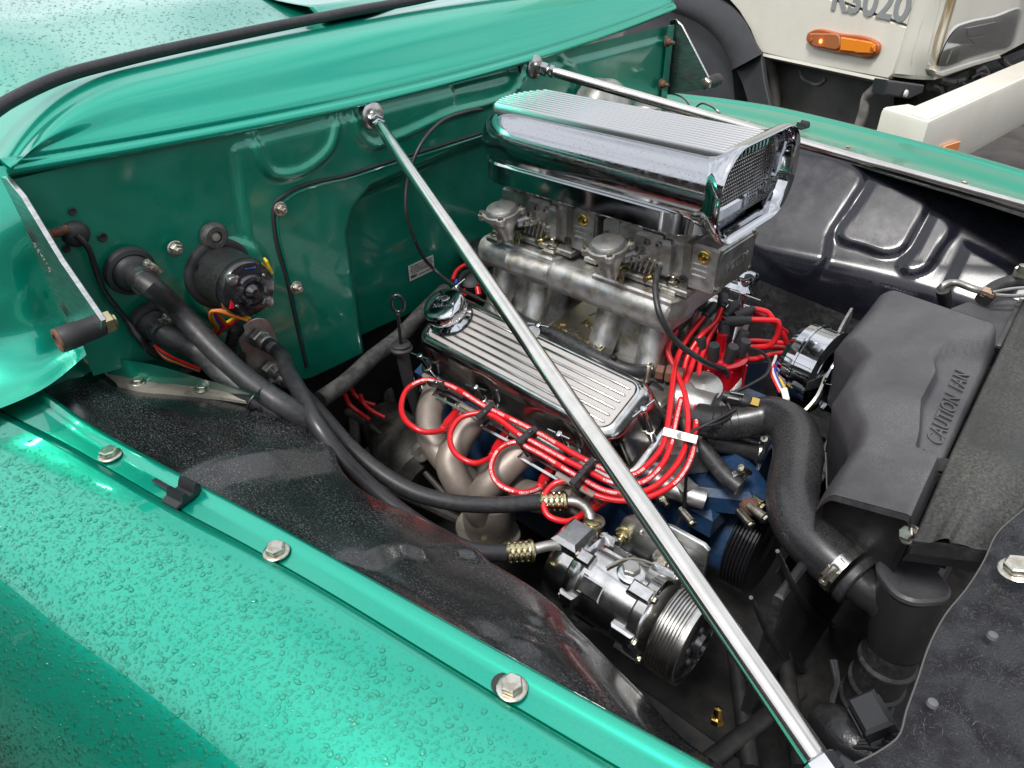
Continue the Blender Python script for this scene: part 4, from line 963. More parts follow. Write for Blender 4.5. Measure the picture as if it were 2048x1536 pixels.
# ================================================================== hoses, wires and the parts on the engine's front
def clamp(p, ax, r, parent, w_=.009, scr=(0, 0, 1), m='steel', name='hose_clamp'):
    A = Vector(ax).normalized(); p = Vector(p)
    c = mesh_obj(name, MB().lathe([(r, -w_ / 2), (r + .0009, -w_ / 2), (r + .0012, 0), (r + .0009, w_ / 2), (r, w_ / 2)], p, A, 36), M[m], parent)
    s = Vector(scr); s = (s - A * s.dot(A)).normalized(); q = p + s * (r + .004); t = A.cross(s)
    hs = MB().box(q, (w_ * 1.15, .016, .007), .0015, ax=s, ref=A).lathe([(.0042, -.012), (.0048, -.010), (.0048, .010), (.0042, .011), (.0055, .0115), (.0055, .015), (.002, .0152), (0, .013)], q + s * .002, t, 14)
    kids = [('clamp_screw', hs)]
    sl = MB()
    for k in range(9):
        a = R(34 + 9 * k); d = s * math.cos(a) + t * math.sin(a)
        sl.box(p + d * (r + .0012), (w_ * .55, .0013, .0006), 0, ax=d, ref=A + t * .15)
        d = s * math.cos(-a) + t * math.sin(-a); sl.box(p + d * (r + .0012), (w_ * .55, .0013, .0006), 0, ax=d, ref=A + t * .15)
    if parent in TH: 
        mesh_obj('clamp_screw', hs, M['zinc'], c); mesh_obj('clamp_slots', sl, M['ink'], c, kind='stuff')
    return c
class _T:
    def __contains__(s, o): return True
TH = _T()
def hose(name, pts, r, label, cat='hose', m='rubber', group=None, n=18, res=None):
    pts = [Vector(p) for p in pts]
    t = thing(name, label, cat, pts[0], group); mesh_obj('hose', MB().tube(pts, r, n, res), M[m], t); return t
def PP(*l): return [P(a, b, z=c) for a, b, c in l]

# ---- heater hoses
g1 = P(258, 540, x=.004); g2_ = P(298, 642, x=.004)
for k, (gp_, r) in enumerate(((g1, .034), (g2_, .031))):
    mb = MB().lathe([(r, 0), (r, .006), (r * .96, .010), (r * .80, .012), (r * .76, .010), (r * .72, .016), (r * .62, .020), (.0175, .022), (.0165, .04), (0, .04)], gp_, (1, -.02, -.10 - .1 * k), 36)
    mesh_obj('bulkhead_grommet', mb, M['boot'], firewall)
h1 = hose('heater_hose', [g1 + V(.012, 0, -.001), g1 + V(.05, .002, -.008)] + PP((352, 618, 1.165), (430, 700, 1.115), (505, 768, 1.085), (560, 806, 1.07), (612, 838, 1.045), (650, 890, .98), (680, 960, .88)), .0158, 'upper heater hose leaving the firewall grommet beside the taped wire', group='heater hoses')
clamp(g1 + V(.036, .001, -.005), (1, 0, -.22), .0172, h1, w_=.013, scr=(.1, .8, .6))
h2 = hose('heater_hose', [g2_ + V(.010, 0, -.002), g2_ + V(.035, .002, -.008)] + PP((385, 694, 1.108), (450, 752, 1.085), (515, 796, 1.065), (580, 830, 1.045), (630, 870, .99), (660, 960, .88)), .0158, 'lower heater hose leaving the firewall just above the inner guard', group='heater hoses')
clamp(g2_ + V(.032, .001, -.006), (1, 0, -.25), .0172, h2, w_=.013, scr=(.1, .8, .6))
a, b = P(533, 786, z=1.085), P(533, 786, z=1.085)
dirh = (P(560, 806, z=1.07) - P(505, 768, z=1.085)).normalized(); aa, bb, _ = frame(dirh)
ring_ = [P(530, 790, z=1.075) + aa * (.0175 * math.cos(R(15 * k))) * 1.0 + bb * (.031 * math.sin(R(15 * k))) for k in range(25)]
t = thing('cable_tie', 'black cable tie binding the two heater hoses', 'cable tie', ring_[0]); mesh_obj('strap', MB().tube(ring_, .0016, 6, raw=True), M['plastic'], t); mesh_obj('tie_head', MB().box(P(543, 762, z=1.088), (.006, .005, .006), .001), M['plastic'], t)
t = hose('heater_hose', PP((640, 800, .96), (690, 765, .955), (745, 715, .955), (800, 672, .955), (840, 630, .96), (890, 580, .96)), .0145, 'weathered grey hose running behind the dipstick to the back of the engine', m='rubber_old', group='heater hoses')
# ---- air conditioning lines
pl = V(.004, 0, 0); pc = P(512, 690, x=.006)
acp = thing('hose_bulkhead', 'grey alloy bulkhead plate on the firewall with two screwed hose unions', 'bulkhead plate', pc)
q1, q2 = P(512, 672, x=.006), P(535, 735, x=.006)
ol = []
d_ = V(q2.y - q1.y, q2.z - q1.z, 0)
for k in range(25):
    a = R(180 * k / 24); th = math.atan2(d_.y, d_.x) + R(90)
    ol.append((q1.y + .031 * math.cos(th + a), q1.z + .031 * math.sin(th + a)))
for k in range(25):
    a = R(180 * k / 24) + math.pi; th = math.atan2(d_.y, d_.x) + R(90)
    ol.append((q2.y + .031 * math.cos(th + a), q2.z + .031 * math.sin(th + a)))
mesh_obj('plate', MB().prism(ol, V(.003, 0, 0), (1, 0, 0), .005, .001, frm=(V(0, 1, 0), V(0, 0, 1), V(1, 0, 0))), M['alu_old'], acp)
for k, q in enumerate((q1, q2)):
    mesh_obj('union_nut', MB().hexa(q + V(.004, 0, 0), (1, 0, -.1), .0165, .014).lathe([(.014, .016), (.014, .028), (.0115, .030), (.0115, .05)], q, (1, .05, -.15), 20), M['alu_old'], acp)
mesh_obj('bolt', MB().bolt(P(483, 712, x=.008), (1, 0, 0), .006), M['dark'], acp)
A1 = [q1 + V(.03, .001, -.004), q1 + V(.055, .004, -.010)] + PP((575, 742, 1.060), (606, 795, 1.058), (640, 858, 1.045), (680, 912, 1.015), (735, 968, .975), (800, 1022, .945), (870, 1068, .925), (950, 1103, .912), (1012, 1106, .905))
B1 = [q2 + V(.03, .001, -.004), q2 + V(.055, .006, -.008)] + PP((606, 790, 1.010), (650, 838, 1.000), (700, 895, .975), (760, 945, .950), (830, 985, .930), (900, 1004, .918), (985, 1010, .908), (1080, 1004, .900))
ha = hose('air_conditioning_hose', A1, .0122, 'outer black air conditioning hose curving over the inner guard to the lower compressor port', m='hose_sm' if 'hose_sm' in M else 'rubber', group='air conditioning hoses')
hb = hose('air_conditioning_hose', B1, .0122, 'inner black air conditioning hose curving to the upper compressor port', group='air conditioning hoses')
def crimp(h, p, q, r=.0145):
    d = (q - p).normalized(); L_ = (q - p).length
    prof = [(r * .9, -.002), (r * 1.02, 0)]
    for k in range(4): prof += [(r * 1.02, L_ * (k + .15) / 4), (r * .95, L_ * (k + .4) / 4), (r * .95, L_ * (k + .6) / 4), (r * 1.02, L_ * (k + .85) / 4)]
    prof += [(r * 1.1, L_), (r * 1.12, L_ + .003), (r * 1.05, L_ + .005), (r * .6, L_ + .006)]
    c = mesh_obj('crimp_sleeve', MB().lathe(prof, p, d, 16), M['gold'], h, ang=30)
    dm = MB(); a_, b_, _ = frame(d)
    for i in range(4):
        for k in range(8):
            t = R(45 * k + 20); n_ = a_ * math.cos(t) + b_ * math.sin(t); dm.lathe([(.0024, 0), (.0018, .0010), (0, .0013)], p + d * L_ * (i + .5) / 4 + n_ * r * .95, n_, 8)
    mesh_obj('crimp_dimples', dm, M['gold'], c)
crimp(ha, P(1012, 1106, z=.905), P(1058, 1102, z=.900)); crimp(hb, P(1080, 1004, z=.900), P(1124, 1003, z=.897))
CO = P(1180, 1152, z=.848)
mesh_obj('metal_pipe', MB().tube(PP((1060, 1101, .900), (1085, 1094, .902), (1115, 1090, .902), (1136, 1096, .895), (1143, 1108, .885)), .0074, 16), M['alu_old'], ha)
mesh_obj('metal_pipe', MB().tube(PP((1126, 1003, .897), (1150, 1003, .900), (1172, 1015, .900), (1182, 1040, .892), (1183, 1062, .88)), .0078, 16), M['alu_old'], hb)
mesh_obj('union_nut', MB().hexa(P(1183, 1062, z=.876), (0, .1, 1), .0160, .018).lathe([(.0125, .018), (.013, .021), (.009, .022)], P(1183, 1062, z=.876), (0, .1, 1), 20), M['gold'], hb)
mesh_obj('union_nut', MB().hexa(P(1146, 1110, z=.874), (-.35, -.15, .9), .0150, .014).lathe([(.013, .013), (.0145, .015), (.0145, .018), (.009, .019)], P(1146, 1110, z=.874), (-.35, -.15, .9), 20), M['gold'], ha)

# ---- compressor
cm = thing('compressor', 'polished air conditioning compressor with a grooved pulley, low on the near side', 'compressor', CO)
ax = V(1, .02, .0).normalized()
prof = [(0, -.052), (.040, -.052), (.050, -.046), (.055, -.030), (.056, -.012), (.060, -.008), (.062, 0), (.060, .004), (.056, .008), (.0565, .050), (.055, .090), (.060, .094), (.061, .108), (.058, .112), (.045, .118), (.030, .125), (0, .125)]
body = mesh_obj('compressor_body', MB().lathe(prof, CO, ax, 64), M['alu_pol'], cm, ang=30)
a_, b_, _ = frame(ax)
def cdir(deg): return a_ * math.cos(R(deg)) + b_ * math.sin(R(deg))
for k in range(6):
    d = cdir(60 * k + 20); tng = ax.cross(d)
    mesh_obj('lug', MB().box(CO + d * .0585 + ax * .004, (.024, .020, .014), .003, ax=d, ref=ax), M['alu_pol'], body)
    mesh_obj('lug', MB().box(CO + d * .0575 + ax * .092, (.034, .021, .016), .003, ax=d, ref=ax), M['alu_pol'], body)
    mesh_obj('bolt', MB().bolt(CO + d * .060 + ax * .109, ax, .0055), M['zinc'], body)
    mesh_obj('bolt', MB().bolt(CO + d * .0585 - ax * .004, -ax, .0055), M['zinc'], body)
for k in range(5):
    d = cdir(72 * k + 50); mesh_obj('body_facet', MB().box(CO + d * .0515 + ax * .030, (.036, .026, .012), .003, ax=d, ref=ax), M['alu_pol'], body)
mesh_obj('port_block', MB().box(CO + cdir(0) * .050 - ax * .030, (.042, .052, .035), .006, ax=cdir(0), ref=ax).lathe([(.018, 0), (.018, .02)], P(1183, 1062, z=.858), (0, .1, 1), 22).lathe([(.018, -.02), (.018, .006)], P(1146, 1110, z=.872), (-.35, -.15, .9), 22), M['alu_pol'], body)
p = P(1262, 1145, z=.905); d = (p - CO); d = (d - ax * d.dot(ax)).normalized(); q = CO + ax * (p - CO).dot(ax) + d * .053
mesh_obj('filler_boss', MB().lathe([(.019, 0), (.019, .006), (.014, .009), (0, .009)], q, d, 26), M['alu_pol'], body)
mesh_obj('filler_plug', MB().hexa(q + d * .008, d, .0125, .009, ref=(1, .3, 0)), M['alu_old'], body)
wpts = []
for k, (t, dg) in enumerate(((.035, -4), (.045, 18), (.060, 38), (.075, 48), (.092, 52), (.110, 54))):
    d2 = (d * math.cos(R(dg - 10)) - ax.cross(d) * math.sin(R(dg - 10))); 
    wpts.append(CO + ax * t + d2 * .0605)
mesh_obj('clutch_wire', MB().tube(wpts, .0018, 8), M['tan'], cm)
pc_ = CO + ax * .128
pr = [(.03, -.002), (.058, -.002), (.0605, 0)]
for k in range(7): pr += [(.0615, .002 + k * .0044), (.0615, .0034 + k * .0044), (.0570, .0042 + k * .0044), (.0570, .0054 + k * .0044)]
pr += [(.0615, .0335), (.0615, .040), (.058, .041), (.056, .036), (.050, .035)]
mesh_obj('pulley', MB().lathe(pr, pc_, ax, 72), M['steel'], cm, ang=25)
mesh_obj('clutch_plate', MB().lathe([(.0, .034), (.052, .034), (.052, .040), (.048, .042), (.020, .042), (.018, .050), (.012, .050), (.010, .044), (0, .044)], pc_, ax, 48), M['black_gloss'], cm)
for k in range(6):
    mesh_obj('rivet', MB().lathe([(.0055, 0), (.005, .003), (.003, .0045), (0, .005)], pc_ + ax * .041 + cdir(60 * k) * (.036 if k % 2 else .026), ax, 12), M['dark'], cm)
br = thing('compressor_bracket', 'grey steel bracket plate bolted behind the compressor', 'bracket', P(1300, 1110, y=-.285))
by = -.300
q = [P(x, y, y=by) for x, y in ((1232, 1060), (1250, 1034), (1268, 1030), (1345, 1052), (1410, 1088), (1420, 1100), (1400, 1200), (1330, 1190), (1240, 1150))]
mesh_obj('plate', MB().prism([(p.x, p.z) for p in q], V(0, by + .004, 0), (0, -1, 0), .007, .0015, frm=(V(1, 0, 0), V(0, 0, 1), V(0, -1, 0))), M['alu_plate'], br)
mesh_obj('nut', MB().bolt(P(1247, 1069, y=by - .004), (0.2, -1, .1), .010, stud=.008), M['gold'], br); mesh_obj('rivet', MB().lathe([(.0045, 0), (.004, .003), (0, .004)], P(1282, 1064, y=by - .003), (0, -1, 0), 12), M['zinc'], br)
mesh_obj('nut', MB().bolt(P(1325, 1118, y=by - .02), (0.1, -1, .1), .011), M['zinc'], br)

# ---- ignition leads
TOPL = {}
def text_on(m_, txt, pts, s0, size, r, up, res=120):
    c = catmull(pts, res); d = [0]
    for i in range(1, res): d.append(d[-1] + (c[i] - c[i - 1]).length)
    cu = bpy.data.curves.new('t', 'FONT'); cu.body = txt; cu.size = size; cu.align_y = 'CENTER'; cu.offset = .00012; cu.resolution_u = 1
    ob = bpy.data.objects.new('t', cu); COL.objects.link(ob); me = bpy.data.meshes.new_from_object(ob.evaluated_get(bpy.context.evaluated_depsgraph_get()))
    vs_ = []
    for v in me.vertices:
        s = min(max(s0 + v.co.x, 0), d[-1]); i = 0
        while i < res - 2 and d[i + 1] < s: i += 1
        t = (s - d[i]) / max(d[i + 1] - d[i], 1e-9); p = c[i].lerp(c[i + 1], t); T = (c[i + 1] - c[i]).normalized()
        u = Vector(up); u = (u - T * u.dot(T)).normalized(); b = u.cross(T); an = v.co.y / r
        vs_.append(p + (u * math.cos(an) + b * math.sin(an)) * (r + .0003))
    m_.add(vs_, [tuple(p.vertices) for p in me.polygons]); bpy.data.objects.remove(ob); bpy.data.curves.remove(cu); bpy.data.meshes.remove(me)
LR = .0047
GL = 'red spark plug leads'
CV = (CAM - V(.5, -.25, .95)).normalized()
def lead(pts, label, prints=(), boots=(), r=LR):
    pts = [Vector(p) for p in pts]; t = thing('spark_plug_lead', label, 'ignition lead', pts[0], GL)
    ln = mesh_obj('lead', MB().tube(pts, r, 14, res=110), M['red'], t)
    if prints:
        m_ = MB()
        for s0 in prints: text_on(m_, '8.5MM PERFORMANCE IGNITION WIRES', pts, s0, .0052, r, CV)
        mesh_obj('printed_lettering', m_, M['print'], ln, kind='stuff')
    for p, q, r_, mm in boots:
        p, q = Vector(p), Vector(q); d = (q - p).normalized(); L_ = (q - p).length
        mesh_obj('boot', MB().lathe([(r * 1.05, 0), (r_ * .75, .001), (r_ * .8, L_ * .12), (r_ * .78, L_ * .2), (r_, L_ * .28), (r_, L_ * .92), (r_ * .9, L_), (0, L_)], p, d, 18), M[mm], t)
    return t
def zc(l, z): return [P(a, b, z=z) for a, b in l]
lw1 = PP((922, 818, .895), (905, 845, .905), (884, 861, .915), (845, 863, .925), (815, 845, .93), (803, 808, .935), (818, 775, .943), (850, 760, .950), (880, 765, .952), (973, 814, .952), (1071, 863, .952), (1183, 926, .952), (1225, 945, .95), (1262, 950, .95), (1300, 925, .953), (1326, 890, .96), (1336, 845, .97), (1344, 780, .99), (1353, 722, 1.01), (1372, 680, 1.03), (1408, 634, 1.055))
lw2 = PP((1012, 868, .885), (1000, 893, .895), (983, 914, .905), (945, 926, .915), (912, 908, .92), (900, 870, .928), (922, 835, .938), (955, 826, .944), (1046, 873, .944), (1172, 940, .944), (1230, 966, .942), (1282, 965, .942), (1322, 932, .948), (1342, 890, .958), (1351, 845, .968), (1368, 777, .985), (1388, 718, 1.01), (1400, 676, 1.03))
lw3 = PP((1102, 938, .875), (1093, 960, .885), (1078, 976, .895), (1040, 985, .905), (1000, 970, .91), (983, 930, .915), (1000, 897, .925), (1030, 884, .935), (1062, 898, .936), (1158, 954, .934), (1220, 984, .932), (1290, 982, .934), (1345, 940, .944), (1368, 900, .952), (1376, 850, .965), (1370, 790, .985), (1352, 742, 1.0), (1336, 700, 1.02), (1353, 660, 1.04))
lw4 = PP((1215, 1000, .865), (1190, 1018, .875), (1165, 1030, .885), (1130, 1043, .893), (1095, 1030, .898), (1087, 998, .908), (1108, 968, .918), (1145, 962, .926), (1180, 985, .926), (1230, 1000, .924), (1290, 996, .928), (1350, 965, .936), (1382, 915, .948), (1391, 860, .962), (1395, 770, .985), (1404, 712, 1.01), (1424, 664, 1.035), (1448, 634, 1.055))
lead(lw1, 'red ignition lead of the rearmost loop, topmost in the separators', (.255, .365, .47, .62), [(lw1[2], P(925, 812, z=.893), .0085, 'red'), (lw1[-1], P(1430, 610, z=1.065), .0088, 'boot')])
lead(lw2, 'red ignition lead of the second loop from the firewall', (.36, .52, .66), [(lw2[2], P(1016, 862, z=.882), .0085, 'red'), (lw2[-1], P(1416, 640, z=1.05), .0088, 'boot')])
lead(lw3, 'red ignition lead of the third loop, over the middle header pipe', (.02, .12, .235, .34), [(lw3[2], P(1108, 925, z=.872), .0085, 'red'), (lw3[-1], P(1386, 614, z=1.062), .0088, 'boot')])
lead(lw4, 'red ignition lead of the front loop, lowest in the separators', (.38, .5), [(lw4[2], P(1222, 990, z=.862), .0085, 'red'), (lw4[-1], P(1474, 608, z=1.068), .0088, 'boot')])
dp = P(1428, 706, z=.985)
lead(PP((1443, 616, 1.065), (1432, 642, 1.05), (1405, 668, 1.04), (1375, 715, 1.01), (1362, 760, .985)) + [P(1335, 715, z=.99), P(1305, 725, z=.98)], 'short red lead dropping behind the bundle to the far bank', (), [(P(1443, 616, z=1.065), P(1447, 590, z=1.078), .0088, 'boot')])
lead(PP((1502, 639, 1.05), (1530, 640, 1.05), (1556, 644, 1.045), (1555, 670, 1.02), (1540, 690, 1.0), (1510, 694, .99)) , 'red lead leaving the right-angled boot toward the alternator', (), [(P(1500, 640, z=1.05), P(1446, 645, z=1.052), .0095, 'boot'), (P(1447, 640, z=1.055), P(1448, 674, z=1.03), .0095, 'boot')])
lead(PP((1508, 617, 1.06), (1535, 625, 1.055), (1550, 645, 1.04), (1572, 665, 1.01)), 'upper red lead curling down behind the far valve cover', (), [(P(1508, 618, z=1.06), P(1468, 634, z=1.055), .0088, 'boot')])
lead(PP((1500, 622, 1.045), (1540, 640, 1.04), (1562, 662, 1.02), (1575, 690, .99)), 'red lead beside the upper curling one, nearest the alternator', ())
for k, (y0, dy) in enumerate(((676, 14), (688, 10), (712, -6))):
    lead(PP((1470, y0 + 8, .985), (1510, y0 + 6, .98), (1545, y0 + dy * .6, .975), (1590, y0 + dy, .96)), ('top', 'middle', 'bottom')[k] + 'most of three short red leads passing behind the distributor to the far bank' if k != 1 else 'middle of three short red leads passing behind the distributor', ())
# grey empty boot on the tower
def sep(px, py, n, px2=None, py2=None, label=''):
    a = P(px, py, z=.956); b = P(px2, py2, z=.938); up = vw
    t = thing('lead_separator', label, 'lead separator', a, 'black lead separators along the wire loom')
    mid = (a + b) / 2; d = (b - a); L_ = max(d.length, .012) + .014; d.normalize()
    bx = mesh_obj('separator_block', MB().box(mid, (L_, .011, .017), .0015, ax=V(0, -.45, .89), ref=d), M['plastic'], t)
    mesh_obj('separator_leg', MB().box(mid - V(0, -.012, .022) + d * L_ * .35, (.014, .012, .030), .0015, ax=V(0, -.45, .89), ref=d), M['plastic'], t)
    for k in range(n):
        q = mid + d * ((k - (n - 1) / 2) * .016) + V(0, -.45, .89) * .0085
        mesh_obj('rivet', MB().lathe([(.0042, 0), (.0042, .0008), (.0030, .0014), (.0030, .0006), (.0014, .0006), (.0014, .0016), (0, .0018)], q, V(0, -.45, .89), 14), M['black_gloss'], t)
    return t
sep(878, 764, 1, 873, 772, 'black separator block holding one red lead, nearest the firewall')
sep(976, 816, 1, 968, 836, 'black separator block holding two red leads, above the second loop')
sep(1066, 862, 2, 1046, 886, 'black separator block holding three red leads, above the third loop')
sep(1184, 928, 2, 1152, 966, 'black separator block holding four red leads, beside the stay rod')
t = thing('loom_bracket', 'slotted aluminium strip carrying the lead separators along the valve cover', 'bracket strip', P(1000, 860, z=.915))
for i, (a, b) in enumerate((((872, 786, .928), (968, 838, .928)), ((968, 850, .92), (1050, 893, .92)), ((1040, 908, .912), (1160, 978, .912)))):
    pa, pb = P(a[0], a[1], z=a[2]), P(b[0], b[1], z=b[2])
    up = V(0, -.45, .89); s = (pb - pa).normalized().cross(up)
    mesh_obj('strip', MB().bar(pa - s * .007, pb - s * .007, .004, .002, .0004, up=up).bar(pa + s * .005, pb + s * .005, .004, .002, .0004, up=up).bar(pa - s * .009, pa + s * .007, .008, .0022, .0004, up=up).bar(pb - s * .009, pb + s * .007, .008, .0022, .0004, up=up), M['alu_pol'], t)
t = thing('lead_clamp', 'pale aluminium clamp across the four red leads at the front of the valve cover', 'lead clamp', P(1360, 868, z=.975))
a, b = P(1325, 862, z=.972), P(1396, 880, z=.972)
mesh_obj('clamp_bar', MB().bar(a, b, .012, .004, .0012, up=CV), M['steel'], t)
m_ = (a + b) / 2 + CV * .002; mesh_obj('rivet', MB().lathe([(.0055, 0), (.0055, .001), (.004, .001), (.004, .0005), (.002, .0005), (.002, .0014), (0, .0014)], m_, CV, 18), M['alu_old'], t)

# ---- distributor
ds = thing('distributor', 'red distributor cap with dark rubber lead boots at the front of the intake', 'distributor', dp)
D0 = P(1428, 762, z=.945)
mesh_obj('cap', MB().lathe([(.050, 0), (.0505, .005), (.0485, .008), (.0470, .050), (.0482, .052), (.0482, .057), (.045, .060), (.030, .062), (0, .062)], D0, (0, 0, 1), 44), M['red_cap'], ds)
for k in range(8):
    a = R(45 * k + 10); mesh_obj('tower', MB().lathe([(.0085, 0), (.0075, .024), (0, .024)], D0 + V(.032 * math.cos(a), .032 * math.sin(a), .056), (.2 * math.cos(a), .2 * math.sin(a), 1), 14), M['red_cap'], ds)
    ta = V(.2 * math.cos(a), .2 * math.sin(a), 1).normalized(); mesh_obj('tower_boot', MB().lathe([(.0098, 0), (.0098, .026), (.0085, .030), (0, .030)], D0 + V(.032 * math.cos(a), .032 * math.sin(a), .056) + ta * .008, ta, 14), M['boot'], ds)
    mesh_obj('rib', MB().box(D0 + V(.0482 * math.cos(a), .0482 * math.sin(a), .028), (.003, .004, .044), .0008, ref=(math.cos(a), math.sin(a), 0)), M['red_cap'], ds)
mesh_obj('tower', MB().lathe([(.0095, 0), (.0085, .034), (0, .034)], D0 + V(0, 0, .060), (0, 0, 1), 14), M['red_cap'], ds)
mesh_obj('boot', MB().tube([P(1400, 622, z=1.045), P(1405, 600, z=1.060), P(1412, 590, z=1.06)], .0092, 14).tube([P(1370, 622, z=1.04), P(1385, 610, z=1.05)], .0092, 14), M['boot'], ds)
mesh_obj('body', MB().lathe([(.030, -.10), (.034, -.05), (.042, -.015), (.044, 0)], D0, (0, 0, 1), 30), M['alu_pol'], ds)
can = P(1440, 762, z=.965); Ac = V(.35, -.70, .62).normalized()
mesh_obj('vacuum_canister', MB().lathe([(0, -.030), (.022, -.028), (.030, -.012), (.033, -.002), (.0345, 0), (.0345, .003), (.032, .004), (.026, .0055), (.020, .0045), (.012, .007), (.006, .008), (0, .008)], can, Ac, 36), M['alu_old'], ds, ang=30)
t = hose('vacuum_hose', PP((1343, 516, 1.165), (1322, 530, 1.165), (1311, 570, 1.15), (1320, 630, 1.12), (1350, 680, 1.08), (1395, 715, 1.05), (1435, 735, 1.01), (1452, 742, .995), (1455, 752, .985)), .0048, 'thin black vacuum hose looping from the front carburettor to the distributor canister', n=12)
t = hose('throttle_cable', PP((975, 217, 1.30),) + [P(930, 224, x=.03), P(880, 245, x=.04), P(840, 292, x=.05), P(815, 360, x=.05), P(812, 420, x=.06), P(830, 480, x=.06)] + PP((870, 540, 1.04), (915, 575, 1.03), (960, 598, 1.03)), .0032, 'thin black cable arcing from the scoop down the firewall to the engine', 'cable', n=10)
mesh_obj('cable_end', MB().tube(PP((960, 598, 1.03), (985, 612, 1.03), (1000, 632, 1.025), (1015, 642, 1.02)), .0018, 8), M['zinc'], t)
# PCV hose along the far edge of the valve cover with brass fitting
t = hose('breather_hose', PP((1010, 622, .99), (1060, 650, 1.0), (1130, 680, 1.005), (1210, 722, 1.0), (1265, 742, .995), (1302, 742, .99)), .0120, 'black hose lying along the far edge of the near valve cover')
clamp(P(1300, 741, z=.99), (1, .35, 0), .0122, t, scr=(-.3, -.8, .2), m='gold')
mesh_obj('hex_fitting', MB().hexa(P(1312, 742, z=.99), (1, .35, 0), .013, .014).hexa(P(1332, 745, z=.99), (1, .35, 0), .016, .020).lathe([(.014, .03), (.014, .045)], P(1312, 742, z=.99), (1, .35, 0), 16), M['rust'], t)
ctp = P(1228, 715, z=1.015); mesh_obj('cable_tie', MB().lathe([(.0128, -.002), (.0135, -.002), (.0135, .002), (.0128, .002)], P(1222, 724, z=1.0), (1, -.2, 0), 24).box(ctp, (.007, .006, .006), .001), M['plastic'], t)
t = hose('coolant_hose', PP((1285, 765, .965), (1330, 800, .955), (1375, 855, .935), (1420, 915, .915), (1455, 955, .905), (1480, 975, .90)), .0135, 'black coolant hose passing under the red leads to the blue water pump')
clamp(P(1472, 958, z=.905), (.8, -.5, -.1), .0137, t, scr=(.4, .5, .7))
t = hose('bypass_hose', PP((1405, 872, .925), (1435, 882, .922), (1480, 893, .918), (1522, 905, .91)), .0165, 'short fat black bypass hose below the radiator hose elbow')
clamp(P(1410, 874, z=.925), (1, .1, 0), .0167, t, scr=(-.2, -.8, .3)); clamp(P(1518, 903, z=.911), (1, .1, -.1), .0167, t, scr=(.1, .6, .8))

# ---- radiator hose
rh = [P(1395, 838, z=.955), P(1440, 846, z=.962), P(1490, 840, z=.972), P(1540, 832, z=.982), P(1578, 850, z=.988), P(1596, 900, z=.985), P(1588, 960, z=.980), P(1586, 1010, z=.975), P(1604, 1058, z=.970), P(1645, 1103, z=.965), P(1690, 1142, z=.960)]
t = thing('radiator_hose', 'big glossy black radiator hose bending from the engine down to the radiator', 'radiator hose', rh[4])
mesh_obj('hose', MB().tube(rh, [.0262, .027, .029, .0315, .034, .034, .034, .034, .033, .032], 32, res=80), M['rubber_gloss'] if 'rubber_gloss' in M else M['rubber'], t)
mb = MB(); c = catmull(rh, 80)
for k in range(7):
    i = 6 + k * 2; mb.lathe([(.0266, -.0015), (.0282, 0), (.0266, .0015)], c[i], c[i + 1] - c[i - 1], 30)
mesh_obj('hose_ridge', mb, M['rubber'], t)
dr = (rh[-1] - rh[-2]).normalized()
clamp(rh[-1] - dr * .004, dr, .0325, t, w_=.014, scr=(-.75, -.35, .35), m='steel')
mesh_obj('hose_end', MB().lathe([(.0322, 0), (.0345, .002), (.0345, .010), (.0322, .012), (.024, .012)], rh[-1] + dr * .008, dr, 32), M['rubber'], t)
t = thing('radiator_outlet', 'satin black metal elbow joining the radiator hose to the ribbed lower hose', 'outlet elbow', P(1800, 1230, z=.95))
ep = [rh[-1] + dr * .01, P(1745, 1185, z=.950), P(1790, 1205, z=.942)]
lid = P(1822, 1168, z=.982); bot = P(1788, 1290, z=.885); ua = (lid - bot).normalized()
mesh_obj('elbow', MB().tube(ep, [.0235, .0235, .026], 32, res=20), M['satin'], t)
mesh_obj('elbow_body', MB().lathe([(.020, -.004), (.031, 0), (.034, .02), (.0375, .05), (.0375, .085), (.036, .10)], bot, ua, 40).lathe([(.0262, 0), (.029, .006), (.0262, .012)], P(1765, 1195, z=.946), dr, 30), M['satin'], t)
mesh_obj('elbow_lid', MB().prism(rrect(.076, .068, .026, 8), bot + ua * .098, ua, .011, .003, ref=(.7, -.7, 0)), M['shroud'], t)
lh = hose('lower_hose', PP((1788, 1290, .885), (1768, 1335, .84), (1738, 1385, .77), (1705, 1440, .69), (1680, 1500, .60)), .031, 'ribbed black lower hose dropping into the dark beside the radiator', n=28)
c = catmull(PP((1788, 1290, .885), (1768, 1335, .84), (1738, 1385, .77), (1705, 1440, .69), (1680, 1500, .60)), 30); mb = MB()
for i in range(3, 28, 5): mb.lathe([(.031, -.006), (.0345, -.002), (.0345, .002), (.031, .006)], c[i], c[i + 1] - c[i - 1], 30)
mesh_obj('hose_rib', mb, M['rubber'], lh)
